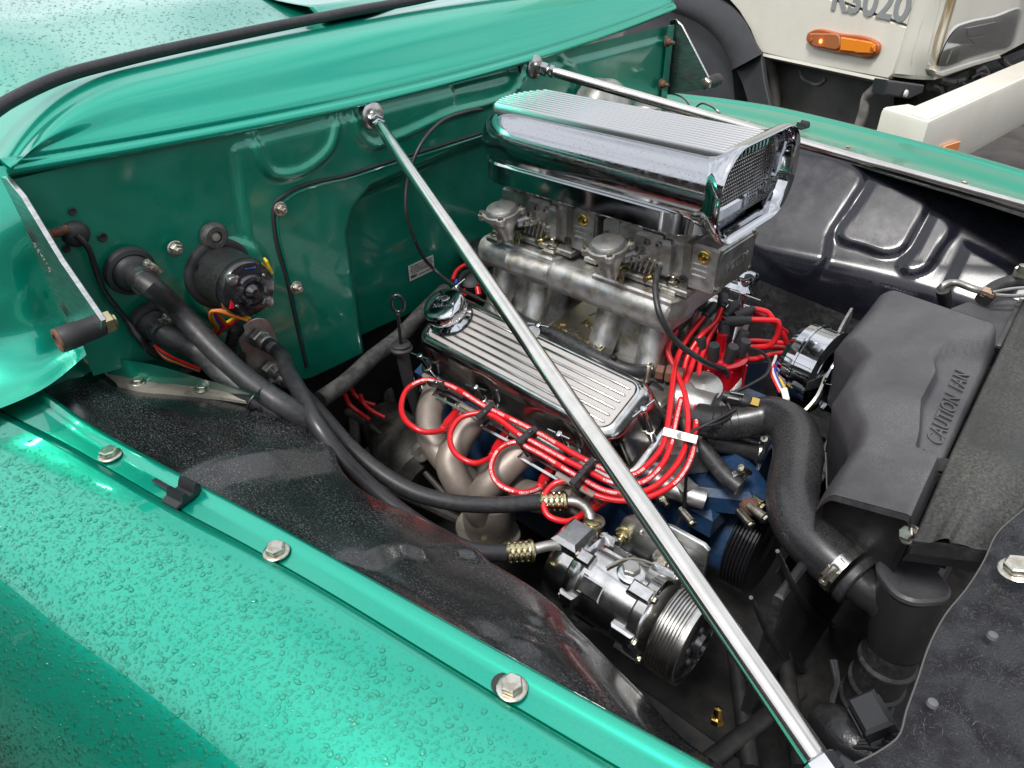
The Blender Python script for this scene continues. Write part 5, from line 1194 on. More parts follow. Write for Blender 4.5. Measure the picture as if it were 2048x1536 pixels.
# sensor and brass fitting
t = thing('temperature_sender', 'black plug-in temperature sender with brass hexagon on the hose elbow', 'sensor', P(1490, 803, z=1.0))
sa, sb = P(1512, 810, z=1.0), P(1450, 792, z=1.005); d = (sb - sa).normalized()
mesh_obj('brass_hex', MB().hexa(sa - d * .004, d, .0125, .014), M['brass'], t)
mesh_obj('plug', MB().lathe([(.010, .010), (.011, .014), (.011, .022), (.0085, .023), (.0085, .05)], sa, d, 20).box(sa + d * .034, (.018, .018, .014), .002, ax=(0, 0, 1), ref=d).box(sa + d * .030 + V(0, 0, .010), (.020, .006, .006), .001, ref=d), M['plastic'], t)
mesh_obj('wire', MB().tube(PP((1453, 800, 1.0), (1462, 830, .99), (1440, 845, .985), (1400, 855, .98), (1385, 862, .975), (1378, 900, .95), (1372, 960, .90), (1368, 1010, .86), (1355, 1050, .83)), .0026, 8, res=60).tube(PP((1455, 790, 1.0), (1500, 770, 1.0), (1535, 745, 1.0), (1538, 720, 1.0), (1515, 700, 1.0), (1485, 693, 1.0)), .0028, 8, res=50).tube(PP((1400, 856, .98), (1440, 836, .99), (1470, 820, .995)), .003, 8), M['plastic'], t)

# ---- alternator
AL = P(1582, 716, z=.975); aax = V(1, -.10, .0).normalized()
al = thing('alternator', 'chrome plated alternator tucked between the far guard and the fan shroud', 'alternator', AL)
prof = [(0, 0), (.040, 0), (.062, .006), (.069, .016), (.070, .030), (.072, .0305), (.072, .034), (.070, .0345), (.070, .060), (.072, .061), (.072, .066), (.064, .072), (.048, .078), (0, .08)]
alb = mesh_obj('alternator_body', MB().lathe(prof, AL, aax, 64), M['chrome'], al, ang=30)
a_, b_, _ = frame(aax)
for k in range(12):
    d = a_ * math.cos(R(30 * k)) + b_ * math.sin(R(30 * k))
    mesh_obj('vent_slot', MB().box(AL + aax * .012 + d * .0585, (.020, .010, .004), .001, ax=d - aax * .5, ref=aax), M['dark'] if k % 2 else M['chrome'], alb)
for k in range(4):
    d = a_ * math.cos(R(90 * k + 30)) + b_ * math.sin(R(90 * k + 30)); mesh_obj('ear', MB().box(AL + aax * .045 + d * .064, (.040, .020, .012), .003, ax=d, ref=aax), M['chrome'], alb)
mesh_obj('fan', MB().lathe([(.02, .086), (.058, .084), (.060, .088), (.03, .092), (0, .092)], AL, aax, 40), M['chrome'], al)
for k in range(10):
    d = a_ * math.cos(R(36 * k)) + b_ * math.sin(R(36 * k)); mesh_obj('fan_blade', MB().box(AL + aax * .096 + d * .042, (.014, .030, .002), .0005, ax=aax.cross(d) + aax * .3, ref=aax), M['chrome'], al)
mesh_obj('pulley', MB().lathe([(.022, .094), (.034, .096), (.034, .104), (.028, .110), (.034, .116), (.034, .126), (.020, .128), (0, .128)], AL, aax, 36).hexa(AL + aax * .126, aax, .014, .012), M['chrome'], al)
ab = [P(1702, 626, z=1.01), P(1680, 665, z=1.01), P(1660, 715, z=1.0), P(1648, 765, z=.985), P(1632, 800, z=.97), P(1612, 822, z=.955)]
mb = MB(); c = catmull(ab, 30); rs = []
for i in range(30):
    T = (c[min(i + 1, 29)] - c[max(i - 1, 0)]).normalized(); s = V(1, .2, .1); s = (s - T * s.dot(T)).normalized(); n_ = T.cross(s); w2 = .0022
    rs.append([c[i] + s * w2 + n_ * .010, c[i] - s * w2 + n_ * .010, c[i] - s * w2 - n_ * .010, c[i] + s * w2 - n_ * .010])
mesh_obj('adjuster_arm', mb.rings(rs, caps=(True, True)), M['alu_old'], al)
for k, (mm, x0) in enumerate((('red', 1548), ('wire_blue', 1556), ('wire_yellow', 1562), ('wire_white', 1552))):
    mesh_obj('wire', MB().tube(PP((x0, 730 - 6 * k, .985), (x0 - 6, 745, .98), (x0 + 2, 765, .97), (x0 + 12, 785, .96)), .0024, 8), M[mm], al)
mesh_obj('connector', MB().box(P(1571, 790, z=.965), (.010, .010, .024), .002, ax=(.5, -.5, -.4)), M['wire_white'], al)

# ---- dipstick
DT = P(803, 700, z=.985)
t = thing('dipstick', 'black dipstick with a ring handle standing in its tube by the valve cover', 'dipstick', DT)
mesh_obj('dipstick_tube', MB().tube([DT + V(0, 0, .0), DT - V(-.002, -.005, .06), DT - V(-.01, -.02, .16)], .0115, 16).lathe([(.012, 0), (.019, .004), (.020, .009), (.015, .012), (.017, .016), (.012, .019), (0, .019)], DT - V(0, 0, .004), (0, 0, 1), 24), M['boot'], t)
top = P(796, 628, z=1.065)
mesh_obj('rod', MB().tube([DT, top], .0032, 10), M['plastic'], t)
rc = P(795, 607, z=1.082); rg = [rc + V(.7, .7, 0) * (.0105 * math.cos(R(20 * k))) + V(0, 0, 1) * (.0155 * math.sin(R(20 * k))) for k in range(19)]
mesh_obj('ring_handle', MB().tube(rg, .0030, 10, raw=True), M['black_gloss'], t)

# ---- heater blower motor
bm_ = P(436, 545, x=.0)
t = thing('blower_motor', 'black cylindrical heater blower motor with coloured wires on the firewall', 'blower motor', bm_)
prof = [(.058, .006), (.058, .012), (.052, .014), (.050, .016), (.0495, .075), (.050, .077), (.0495, .079)]
mesh_obj('flange', MB().lathe([(.054, .002), (.054, .010), (.050, .013), (.045, .013)], bm_, (1, 0, 0), 48), M['boot'], t)
mesh_obj('motor_can', MB().lathe([(.044, .01), (.044, .064), (.0435, .066), (.0435, .078), (.041, .082)], bm_, (1, 0, 0), 56), M['motor'] if 'motor' in M else M['black_matt'], t)
mesh_obj('end_cap', MB().lathe([(.0435, .073), (.0435, .081), (.040, .087), (.028, .091), (.024, .0915), (.022, .097), (.017, .099), (.012, .097), (.009, .101), (.006, .105), (0, .1055)], bm_, (1, 0, 0), 56), M['black_gloss'], t)
for k, (dy, dz) in enumerate(((-.024, .026), (.022, -.026))):
    mesh_obj('screw', MB().lathe([(.0085, 0), (.0085, .004), (.0055, .005), (.0055, .010), (.002, .011), (0, .011)], bm_ + V(.088, dy, dz), (1, 0, 0), 12), M['steel'], t)
for k in range(4):
    a = R(90 * k + 30); mesh_obj('rivet', MB().lathe([(.0028, 0), (.0022, .002), (0, .0025)], bm_ + V(.090, .029 * math.cos(a), .030 * math.sin(a)), (1, 0, 0), 10), M['alu_old'], t)
mesh_obj('vent_slot', MB().box(bm_ + V(.0875, -.030, -.008), (.018, .007, .005), .001, ax=(1, 0, 0), ref=(0, .3, 1)), M['red'], t)
mesh_obj('vent_slot', MB().box(bm_ + V(.0875, .008, .030), (.018, .006, .004), .001, ax=(1, 0, 0), ref=(0, 1, -.2)), M['wire_blue'], t)
mesh_obj('earth_tag', MB().box(bm_ + V(.074, .044, .018), (.014, .022, .004), .001, ax=(.3, 1, .2), ref=(1, 0, 0)), M['wire_yellow'], t)
w0 = P(438, 616, x=.06)
for k, mm in enumerate(('wire_orange', 'wire_yellow', 'wire_blue', 'red', 'wire_orange')):
    o_ = V(0, .004 * k, .002 * k)
    mesh_obj('wire', MB().tube([bm_ + V(.085 - .004 * k, -.012 + .006 * k, -.046), P(424 + 3 * k, 622, x=.07), P(422 + 6 * k, 640, x=.05), P(432 + 5 * k, 655, x=.03), P(424 + 3 * k, 668, x=.01)], .0024, 8, res=24), M[mm], t)
mesh_obj('wire', MB().tube([P(430, 660, x=.02), P(455, 645, x=.04), P(480, 628, x=.07)], .0028, 8), M['wire_yellow'], t)
mesh_obj('wire', MB().tube([P(432, 666, x=.02), P(458, 650, x=.04), P(484, 630, x=.07)], .0028, 8), M['red'], t)

# ---- taped wire down the firewall and loose wires
tp = [P(152, 470, x=.012), P(172, 490, x=.015), P(190, 535, x=.012), P(208, 580, x=.012), P(235, 618, x=.014), P(260, 648, x=.018), P(275, 672, x=.03), P(300, 700, x=.03), P(340, 720, x=.03), P(375, 735, x=.04)]
t = thing('taped_wire', 'wire wrapped in black tape running from its grommet down the firewall', 'wire', tp[0]); mesh_obj('wire', MB().tube(tp, [.0044, .0036, .0042, .0034, .0042, .0038, .005, .0065, .0055, .004], 10, res=80), M['tape'] if 'tape' in M else M['plastic'], t)
for k, mm in enumerate(('red', 'boot', 'wire_orange', 'boot')):
    mesh_obj('loose_wire', MB().tube([P(308 + 2 * k, 690 + 3 * k, x=.035), P(330, 706 + 4 * k, x=.045), P(362, 722 + 3 * k, x=.05), P(400, 738 + 2 * k, x=.06)], .0022, 8), M[mm], t)
ct = [P(478, 655, x=.02), P(468, 668, x=.028), P(463, 690, x=.03), P(462, 712, x=.03), P(468, 730, x=.03)]
t = hose('corrugated_conduit', ct, .0085, 'short black corrugated conduit beside the bulkhead plate', 'conduit')
c = catmull(ct, 34); mb = MB()
for i in range(1, 33, 1): mb.lathe([(.0085, -.001), (.0105, 0), (.0085, .001)], c[i], c[min(i + 1, 33)] - c[i - 1], 14)
mesh_obj('conduit_ridges', mb, M['plastic'], t)
# sender and red leads behind the valve cover
t = thing('oil_pressure_sender', 'dark sender with red and blue wires behind the breather cap', 'sender', P(945, 565, z=1.0))
mesh_obj('sender_body', MB().lathe([(.018, 0), (.026, .006), (.026, .024), (.018, .03), (0, .03)], P(945, 572, z=.98), (.2, -.3, .9), 22).lathe([(.03, 0), (.042, .02), (.036, .045), (0, .05)], P(960, 530, z=.97), (.1, -.2, 1), 24), M['boot'], t)
mesh_obj('wire', MB().tube(PP((905, 560, 1.02), (915, 540, 1.03), (940, 530, 1.03), (955, 540, 1.02), (960, 570, 1.0)), .004, 10).tube(PP((925, 580, 1.01), (930, 590, 1.0)), .006, 10).tube(PP((955, 575, 1.01), (958, 590, 1.0)), .006, 10), M['red'], t)
mesh_obj('wire', MB().tube(PP((914, 560, 1.02), (908, 578, 1.01), (905, 592, 1.0)), .0035, 10), M['wire_blue'], t)
for k, (x0, y0) in enumerate(((700, 780), (720, 800), (690, 800))):
    lead(PP((x0, y0 - 10, .80), (x0 + 10, y0 + 10, .79), (x0 + 25, y0 + 22, .78), (x0 + 50, y0 + 30 + 5 * k, .77)), ('upper', 'middle', 'lower')[k] + ' grimy red lead end down behind the heater hoses')
# ================================================================== radiator, fan shroud, support panel, felt
def poly_loft(left, right, zl, zr, nmid=5, hump=.0, nu=40):
    Lp = [P(a, b, z=z) for (a, b), z in zip(left, zl)]; Rp = [P(a, b, z=z) for (a, b), z in zip(right, zr)]
    rows = []
    for k in range(nmid + 1):
        t = k / nmid; rows.append([a.lerp(b, t) + V(0, 0, hump * math.sin(math.pi * t)) for a, b in zip(Lp, Rp)])
    return rows
sh = thing('fan_shroud', 'dusty black plastic fan shroud with moulded CAUTION FAN lettering', 'fan shroud', P(1800, 800, z=1.08))
left = [(1749, 603), (1735, 622), (1708, 655), (1670, 697), (1690, 716), (1709, 736), (1690, 768), (1666, 804), (1680, 838), (1697, 877), (1699, 905), (1690, 925), (1672, 947), (1648, 985), (1634, 1015)]
zl = [1.075, 1.068, 1.062, 1.055, 1.055, 1.057, 1.052, 1.048, 1.048, 1.050, 1.050, 1.048, 1.045, 1.040, 1.035]
top_ = [(1749, 603), (1775, 606), (1797, 613), (1806, 613), (1900, 655), (1992, 690)]
right = [(1992, 690), (1980, 716), (1967, 745), (1955, 772), (1948, 787), (1941, 802), (1930, 826), (1918, 852), (1906, 878), (1893, 908), (1884, 928), (1876, 946), (1864, 974), (1846, 1014), (1822, 1070)]
zr = [1.085] * 15
rw = 15
Lp = [P(a, b, z=z) for (a, b), z in zip(left, zl)]; Rp = [P(a, b, z=z) for (a, b), z in zip(right, zr)]
mb = MB(); rs = []
m_n = 60
idx = [i / (m_n) * 14 for i in range(m_n + 1)]
def at(lst, t):
    i = min(int(t), 13); return lst[i].lerp(lst[i + 1], t - i)
for t in idx:
    a, b = at(Lp, t), at(Rp, t); row = [a + V(.010, .0, -.10), a + V(.004, 0, -.03), a + V(-.0005, 0, -.006), a + V(.001, 0, -.001)]
    for k in range(1, 30):
        s = k / 30
        # crowned panel, falling into a recessed band that carries the lettering
        tt = t / 14
        bd = sm(.06, .20, tt) * sm(.80, .74, tt); s0 = .92 - .26 * bd
        z = .030 * math.sin(math.pi / 2 * min(s / .16, 1)) ** .7 * (1 - sm(s0, s0 + .07, s) * (.55 + .45 * sm(s0 + .05, 1, s)))
        z -= .004 * sm(.0, .03, (tt - .80) - .12 * (s)) * 1.0
        row.append(a.lerp(b, s) + V(0, 0, z))
    row += [b + V(0, 0, -.004), b + V(.002, 0, -.012)]
    rs.append(row)
mb.rings(rs, closed=False); shs = mesh_obj('shroud_panel', mb, M['shroud'], sh, ang=60)
# top end wall
a = [rs[0][k] for k in range(3, len(rs[0]))]; mesh_obj('shroud_end', MB().rings([[p + V(0, .001, 0) for p in a], [p + V(0, .004, -.02) for p in a], [p + V(0, .006, -.12) for p in a]], closed=False), M['shroud'], sh)
a = [rs[-1][k] for k in range(3, len(rs[0]))]; mesh_obj('shroud_end', MB().rings([[p + V(0, -.001, 0) for p in a], [p + V(0.0, -.004, -.006) for p in a], [p + V(-.004, .03, -.03) for p in a], [p + V(-.01, .05, -.18) for p in a]], closed=False), M['black_matt'], sh)
la, lb = P(1920, 870, z=1.088), P(1965, 735, z=1.088)
du = (lb - la).normalized()
def on_sh(t, s):
    i = t * m_n; r0 = rs[int(i)]; k = 3 + s * 30; k0 = min(int(k), len(r0) - 2); return r0[k0].lerp(r0[k0 + 1], k - k0)
o_ = on_sh(.42, .885); e1 = (on_sh(.30, .885) - on_sh(.55, .885)).normalized(); e2 = (on_sh(.42, .80) - on_sh(.42, .97)).normalized(); e2 = (e2 - e1 * e2.dot(e1)).normalized()
mesh_obj('moulded_lettering', MB().text('CAUTION  FAN', on_sh(.44, .875) + V(0, 0, .0012), e1, e2, .027, .0018, bold=.0002, sx=1.0), M['shroud'], shs)
# side wing of the shroud
wq = [(1861, 633), (1905, 612), (1950, 595), (1979, 583), (2010, 588), (2040, 598), (2030, 620), (2018, 643), (1995, 692), (1930, 665)]
pw = [P(a, b, z=1.078) for a, b in wq]
mb = MB().prism([(p.x, p.y) for p in pw], V(0, 0, 1.066), (0, 0, 1), .010, .002, frm=XYZ); mesh_obj('shroud_wing', mb, M['shroud'], sh)
mesh_obj('wing_rib', MB().bar(P(1996, 694, z=1.080), P(2042, 600, z=1.080), .006, .006, .001), M['shroud'], sh)
for k, (px, py) in enumerate(((1820, 1070), (1886, 935))):
    mesh_obj('bolt', MB().bolt(P(px, py, z=1.083), (-.3 if k else -.6, -.6, .6), .0085), M['zinc'] if k == 0 else M['dark'], sh)
# radiator core, tank and fan
rd = thing('radiator', 'black radiator core behind the fan shroud', 'radiator', (.93, 0, .8))
mesh_obj('radiator_core', MB().box((.965, .08, .74), (.04, .56, .42), .006), M['black_matt'], rd)
mesh_obj('radiator_tank', MB().box((.960, -.13, 1.00), (.05, .12, .05), .012), M['black_matt'], rd)
mesh_obj('shroud_back', MB().box((.852, .0, .75), (.012, .66, .42), .003), M['black_matt'], rd)
mb = MB()
for k in range(2):
    pts = [(1555, 1102), (1590, 1180), (1640, 1235), (1685, 1262)] if k == 0 else [(1502, 1195), (1545, 1280), (1590, 1330), (1632, 1350)]
    c = [P(a, b, x=.857) for a, b in pts]; mesh_obj('shroud_ridge', MB().tube(c, [.002, .0055, .0055, .0055, .003], 10), M['black_matt'], rd)
mesh_obj('shroud_edge', MB().bar(P(1715, 1225, x=.866), P(1590, 1440, x=.866), .012, .02, .002), M['black_matt'], rd)
fn = thing('cooling_fan', 'black cooling fan in the shadow behind the shroud', 'fan', (.80, .02, .86))
mesh_obj('fan_hub', MB().lathe([(.0, 0), (.05, 0), (.055, .01), (.055, .03), (0, .032)], V(.80, .01, .86), (1, 0, 0), 30), M['black_matt'], fn)
for k in range(6):
    a = R(60 * k + 15); d = V(0, math.cos(a), math.sin(a)); mesh_obj('blade', MB().box(V(.815, .01, .86) + d * .12, (.14, .055, .003), .001, ax=d.cross(V(1, 0, 0)) * .5 + V(1, 0, 0), ref=d), M['black_matt'], fn)
mesh_obj('pump_pulley', MB().lathe([(.02, 0), (.07, 0), (.07, .03), (.0, .032)], V(.765, .01, .86), (1, 0, 0), 40), M['black_gloss'], fn)
# drive belt
t = thing('drive_belt', 'ribbed black drive belt with printed numbers beside the alternator', 'belt', P(1670, 880, z=.96))
c = PP((1590, 905, .93), (1640, 878, .945), (1680, 850, .96), (1700, 800, .975)); 
mb = MB().rings([[q + V(-.004, .0, .012), q + V(.024, .0, .004), q + V(.022, 0, 0), q + V(-.006, 0, .008)] for q in catmull(PP((1628, 945, .90), (1650, 905, .93), (1672, 858, .955), (1700, 800, .98)), 20)])
bl_ = mesh_obj('belt', mb, M['belt'] if 'belt' in M else M['rubber_old'], t)
# radiator support panel
t = thing('radiator_support', 'dusty black radiator support panel with a welded seam, right of the shroud', 'support panel', P(1950, 900, z=1.095))
l2 = [(2060, 574), (2044, 606), (2003, 696), (1950, 808), (1893, 930), (1856, 1015), (1822, 1092)]
r2 = [(2300, 560), (2290, 640), (2230, 740), (2160, 860), (2090, 960), (2010, 1062), (1974, 1112)]
rows = []
for k in range(13):
    s = k / 12
    rows.append([P(*a, z=1.094).lerp(P(*b, z=1.094), s) + V(0, 0, .012 * math.sin(math.pi * s) + .007 * math.exp(-((s - .38) / .07) ** 2) * sm(1.3, .6, -i * .25 + 2.2)) for i, (a, b) in enumerate(zip(l2, r2))])
rows = [[p + V(-.001, 0, -.04) for p in rows[0]], [p + V(-.0005, 0, -.004) for p in rows[0]]] + rows + [[p + V(.002, 0, -.003) for p in rows[-1]], [p + V(.002, 0, -.02) for p in rows[-1]]]
mesh_obj('panel', MB().loft(rows, 60, 90), M['support'], t, ang=60)
a0, a1 = P(1822, 1092, z=1.092), P(1974, 1112, z=1.092)
mesh_obj('folded_edge', MB().bar(a0, a1, .003, .018, .0005), M['black_matt'], t)
mesh_obj('return_flange', MB().add([a0 + V(0, 0, -.01), a1 + V(0, 0, -.01), a1 + V(-.005, .03, -.05), a0 + V(-.005, .03, -.05)], [(0, 1, 2, 3)]), M['shroud'], t)
# small hard line, elbow and wires at the far corner
t = thing('transmission_line', 'grey metal pipe with brass union at the far top corner of the shroud', 'pipe', P(1900, 570, z=1.09))
mesh_obj('pipe', MB().tube(PP((1882, 588, 1.085), (1885, 572, 1.100), (1905, 565, 1.105), (1945, 577, 1.105), (1975, 586, 1.10)), .0058, 14), M['alu_old'], t)
mesh_obj('brass_union', MB().hexa(P(1962, 582, z=1.102), P(1985, 590, z=1.10) - P(1962, 582, z=1.102), .0095, .012).hexa(P(1976, 587, z=1.102), P(1985, 590, z=1.10) - P(1962, 582, z=1.102), .0065, .010), M['copper'], t)
mesh_obj('rubber_elbow', MB().tube(PP((1886, 578, 1.095), (1890, 600, 1.07), (1900, 640, 1.02), (1905, 670, .98)), .011, 16), M['rubber'], t)
t = hose('overflow_hose', PP((1965, 600, 1.09), (1985, 580, 1.10), (2020, 565, 1.11), (2070, 560, 1.12)), .012, 'black hose curling to the frame edge beyond the shroud')
mesh_obj('wire', MB().tube(PP((1985, 585, 1.11), (2015, 579, 1.115), (2070, 574, 1.12)), .0028, 8).tube(PP((1990, 590, 1.11), (2020, 592, 1.11), (2070, 589, 1.11)), .0032, 8), M['alu_old'], t)
mesh_obj('fitting', MB().box(P(2044, 545, z=1.13), (.022, .012, .02), .003).lathe([(.008, 0), (.008, .012), (0, .013)], P(2044, 545, z=1.135), (0, 0, 1), 12), M['zinc'], t)

# felt liner sheet over the front corner
ft = thing('bonnet', 'bonnet tilted forward, showing the fuzzy black felt of its underside at the front corner', 'bonnet', P(1950, 1350, z=1.15))
fe = [(2120, 960), (2048, 1022), (1992, 1075), (1972, 1120), (1935, 1180), (1893, 1232), (1858, 1300), (1838, 1360), (1815, 1425), (1798, 1478), (1770, 1500), (1735, 1520), (1690, 1540), (1640, 1580)]
FE = catmull([P(a, b, z=1.150) for a, b in fe], 70)
def fz(p, k): return V(p.x + .30 * k, p.y + .10 * k - .06 * k * k, 1.150 + .030 * k ** .7 + .006 * math.sin(p.y * 40 + k * 9) * sm(0, .2, k) + .004 * math.sin(p.y * 95 + k * 31) * sm(0, .1, k))
rows = [[p + V(-.001, 0, -.010) for p in FE], [p + V(-.002, 0, -.002) for p in FE], [p + V(.0, 0, .0015) for p in FE]] + [[fz(p, k / 26) + V(.003, 0, 0) for p in FE] for k in range(1, 27)]
mb = MB().rings(rows, closed=False); mesh_obj('felt_sheet', mb, M['felt'], ft, ang=80)
mesh_obj('pale_edge', MB().tube([p + V(-.001, 0, .001) for p in FE], .0007, 6, raw=True), M['edge'], ft)
# the rest of the bonnet stands open in front, out of the frame
bn = []
for j in range(25):
    y = -.74 + 1.48 * j / 24; e = abs(y / .78)
    bn.append([V(1.34 + .40 * t + .10 * t * t, y * (1 - .10 * t), 1.17 + 1.10 * t - .10 * e ** 4 * (1 - t)) + V(.05 * math.sin(math.pi * t) * (1 - e * e), 0, 0) for t in [k / 16 for k in range(17)]])
mesh_obj('bonnet_lining', MB().rings(bn, closed=False), M['felt'], ft)
mesh_obj('bonnet_skin', MB().rings([[p + V(.025, 0, -.01) for p in r] for r in bn], closed=False), M['paint'], ft)
rnd = random.Random(3); vs_, fs = [], []
for i in range(13000):
    a = rnd.random() * 69; k = rnd.random() ** 1.2
    if rnd.random() > .30 + .7 * (math.sin(a * .55 + k * 9) * math.sin(a * .21 - k * 14) > -.15): continue
    p = FE[int(a)].lerp(FE[min(int(a) + 1, 69)], a % 1); o_ = fz(p, k) + V(.003, 0, .0006)
    an = rnd.random() * 6.28; ln = .0016 + .0065 * rnd.random() ** 3; cv = rnd.gauss(0, 2.0); w2 = .00004 + .00006 * rnd.random(); n_ = 5; b0 = len(vs_)
    hgt = rnd.random() * .0022
    x = V(0, 0, 0)
    for j in range(n_ + 1):
        th = an + cv * j / n_; dd = V(math.cos(th), math.sin(th), 0); nn_ = V(-dd.y, dd.x, .3)
        q = o_ + x + V(0, 0, hgt * math.sin(math.pi * j / n_)); vs_ += [q + nn_ * w2, q - nn_ * w2]; x = x + dd * ln / n_
    for j in range(n_): fs.append((b0 + 2 * j, b0 + 2 * j + 1, b0 + 2 * j + 3, b0 + 2 * j + 2))
mesh_obj('felt_fibres', MB().add(vs_, fs), M['fibre'], ft, kind='stuff')
for px, py, r in ((1982, 1277, .0050), (1862, 1412, .0050)):
    p = P(px, py, z=1.168); p = V(p.x, p.y, p.z)
    mesh_obj('lint_tuft', MB().lathe([(r * .8, -.002), (r * .7, .001), (r * .3, .0018), (0, .0019)], p + V(0, 0, .004), (0, 0, 1), 12), M['lint'], ft)
p = P(2034, 1142, z=1.175); mesh_obj('hex_bolt', MB().bolt(p, (-.2, -.1, 1), .0105, ref=(1, .4, 0)), M['zinc'], ft)
# taped loom, relay and wires in the front corner
t = thing('wiring_loom', 'thick black taped wiring loom in the dark front corner', 'wiring loom', P(1720, 1470, z=1.0))
lm = PP((1600, 1560, .98), (1650, 1500, 1.0), (1680, 1465, 1.01), (1720, 1470, 1.02), (1760, 1488, 1.03), (1790, 1485, 1.05))
mesh_obj('loom', MB().tube(PP((1645, 1440, .99), (1665, 1450, 1.0), (1700, 1480, 1.01), (1730, 1500, 1.01), (1770, 1530, 1.01)), [.016, .020, .021, .019, .016], 16, res=40), M['tape'], t)
for k in range(5):
    mesh_obj('loose_wire', MB().tube(PP((1700, 1478 + 4 * k, 1.02), (1730, 1466 + 7 * k, 1.03), (1765, 1472 + 6 * k, 1.04), (1800, 1478 - 2 * k, 1.06)), .0022, 8), M['plastic'], t)
for k in range(2):
    mesh_obj('wire', MB().tube(PP((1664 + 6 * k, 1322, .97), (1672 + 3 * k, 1360, .97), (1665 - 2 * k, 1400, .98), (1652 + 14 * k, 1440, .99)), .0028, 8), M['plastic'], t)
t = thing('relay', 'black ribbed plastic relay clipped beside the loom', 'relay', P(1765, 1440, z=1.03))
ra = V(-.35, -.35, .85).normalized(); rr0 = P(1757, 1455, z=1.03)
mesh_obj('relay_socket', MB().box(rr0, (.040, .030, .032), .003, ax=ra, ref=(.7, -.6, 0)), M['plastic'], t)
mesh_obj('relay_body', MB().box(rr0 + ra * .020, (.034, .026, .026), .003, ax=ra, ref=(.7, -.6, 0)), M['plastic'], t)
a_, b_, c_ = frame(ra, (.7, -.6, 0))
for k in range(8):
    s = (-.016 + k * .0046)
    mesh_obj('socket_rib', MB().box(rr0 + c_ * s - b_ * .0152 * 1 + a_ * -.004, (.026, .0022, .0016), .0004, ax=c_, ref=a_), M['plastic'], t)
mesh_obj('hook', MB().tube([rr0 + a_ * .02 + c_ * -.005, rr0 + a_ * .032 + c_ * .006, rr0 + a_ * .040 + c_ * .016, rr0 + a_ * .034 + c_ * .020, rr0 + a_ * .028 + c_ * .010], .0026, 8), M['plastic'], t)
mesh_obj('brass_fitting', MB().hexa(P(1433, 1447, z=.85), (-.2, .3, .9), .008, .008).lathe([(.005, .008), (.005, .02), (0, .021)], P(1433, 1447, z=.85), (-.2, .3, .9), 12), M['brass'], truck)
# steel pipes on the chassis crossing in the gloom
for k, (a, b) in enumerate((((1470, 1300), (1500, 1536)), ((1560, 1250), (1600, 1536)), ((1400, 1536), (1600, 1380)), ((1120, 1200), (1300, 1120)))):
    mesh_obj('chassis_pipe', MB().tube([P(*a, z=.72), P(*b, z=.70)], .012, 10), M['dark'], truck)
# ================================================================== cream truck beside the pickup
ang = R(-26.5); TF = V(math.cos(ang), math.sin(ang), 0); TN = V(-.446, -.895, 0).normalized()
S0 = P(1680, 90, y=1.85); SP = (S0, TN)
FE_ = V(.092, .996, 0).normalized(); FN_ = V(.996, -.092, 0).normalized()
F0 = P(1868, 150, pl=SP); FP = (F0, FN_)
def sp(px, py, off=0): return P(px, py, pl=(S0 + TN * off, TN))
def fp(px, py, off=0): return P(px, py, pl=(F0 + FN_ * off, FN_))
UZ = V(0, 0, 1)
def sprism(pts, off=0.0, th=.02, bev=.004, rad=None):
    q = [sp(a, b, off) for a, b in pts]; o2 = [((p - S0).dot(TF), p.z) for p in q]; o = V(S0.x, S0.y, 0) + TN * (off - th)
    return MB().prism(o2, o, TN, th, bev, frm=(TF, UZ, TN))
def fprism(pts, off=0.0, th=.02, bev=.004):
    q = [fp(a, b, off) for a, b in pts]; o2 = [((p - F0).dot(FE_), p.z) for p in q]; o = V(F0.x, F0.y, 0) + FN_ * (off - th)
    return MB().prism(o2, o, FN_, th, bev, frm=(FE_, UZ, FN_))
tk = thing('work_truck', 'cream forward-control truck parked close beside the pickup', 'truck', (S0.x, S0.y + .4, 0))
CR = M['cream'] = mat('cream_truck_paint', (0.76, 0.73, 0.64), 0.32, 0, 0.5, 0.12, col2=(0.70, 0.67, 0.58), ns=3, dust=.22, dscale=9, dcol=(.42, .36, .24), bump=.03, bs=40)
def stained():
    m = mat('stained_cream_paint', (0.74, 0.71, 0.62), 0.35, 0, 0.4, 0.15, col2=(0.30, 0.21, 0.09), ns=16, ncon=(.52, .64), stretch=(1, 1, .10)); return m
M['stain'] = stained()
side = sprism([(1420, -160), (1424, -40), (1448, -12), (1478, 22), (1500, 58), (1514, 92), (1524, 106), (1600, 124), (1690, 142), (1776, 158), (1786, 148), (1800, 102), (1813, 54), (1740, 28), (1660, -2), (1590, -28), (1500, -60), (1460, -170)], 0, .02, .004)
mesh_obj('side_panel', side, CR, tk)
mesh_obj('panel_sill', MB().rings([[a, a + TN * .002 - UZ * .01, a - TN * .02 - UZ * .022, a - TN * .06 - UZ * .024] for a in [sp(1524 + 25.4 * k, 106 + 5.3 * k) for k in range(11)]], closed=False), CR, tk)
door = mesh_obj('door', sprism([(1470, -170), (1508, -64), (1592, -32), (1662, -6), (1742, 24), (1812, 49), (1828, -10), (1860, -170)], .002, .02, .003), CR, tk)
o_ = sp(1738, 6, .003); dx = (sp(1760, 13) - sp(1720, 0)).normalized()
mesh_obj('lettering', MB().text('R3020', o_, TF, UZ, .118, .0012, bold=.003, sx=1.12), M['grey_print'] if 'grey_print' in M else M['alu_old'], door)
def outl(pts, off, th, bev, mt, nm, par, lab=None): return mesh_obj(nm, sprism(smooth2(pts + [pts[0]], 80)[:-1], off, th, bev), mt, par, label=lab)
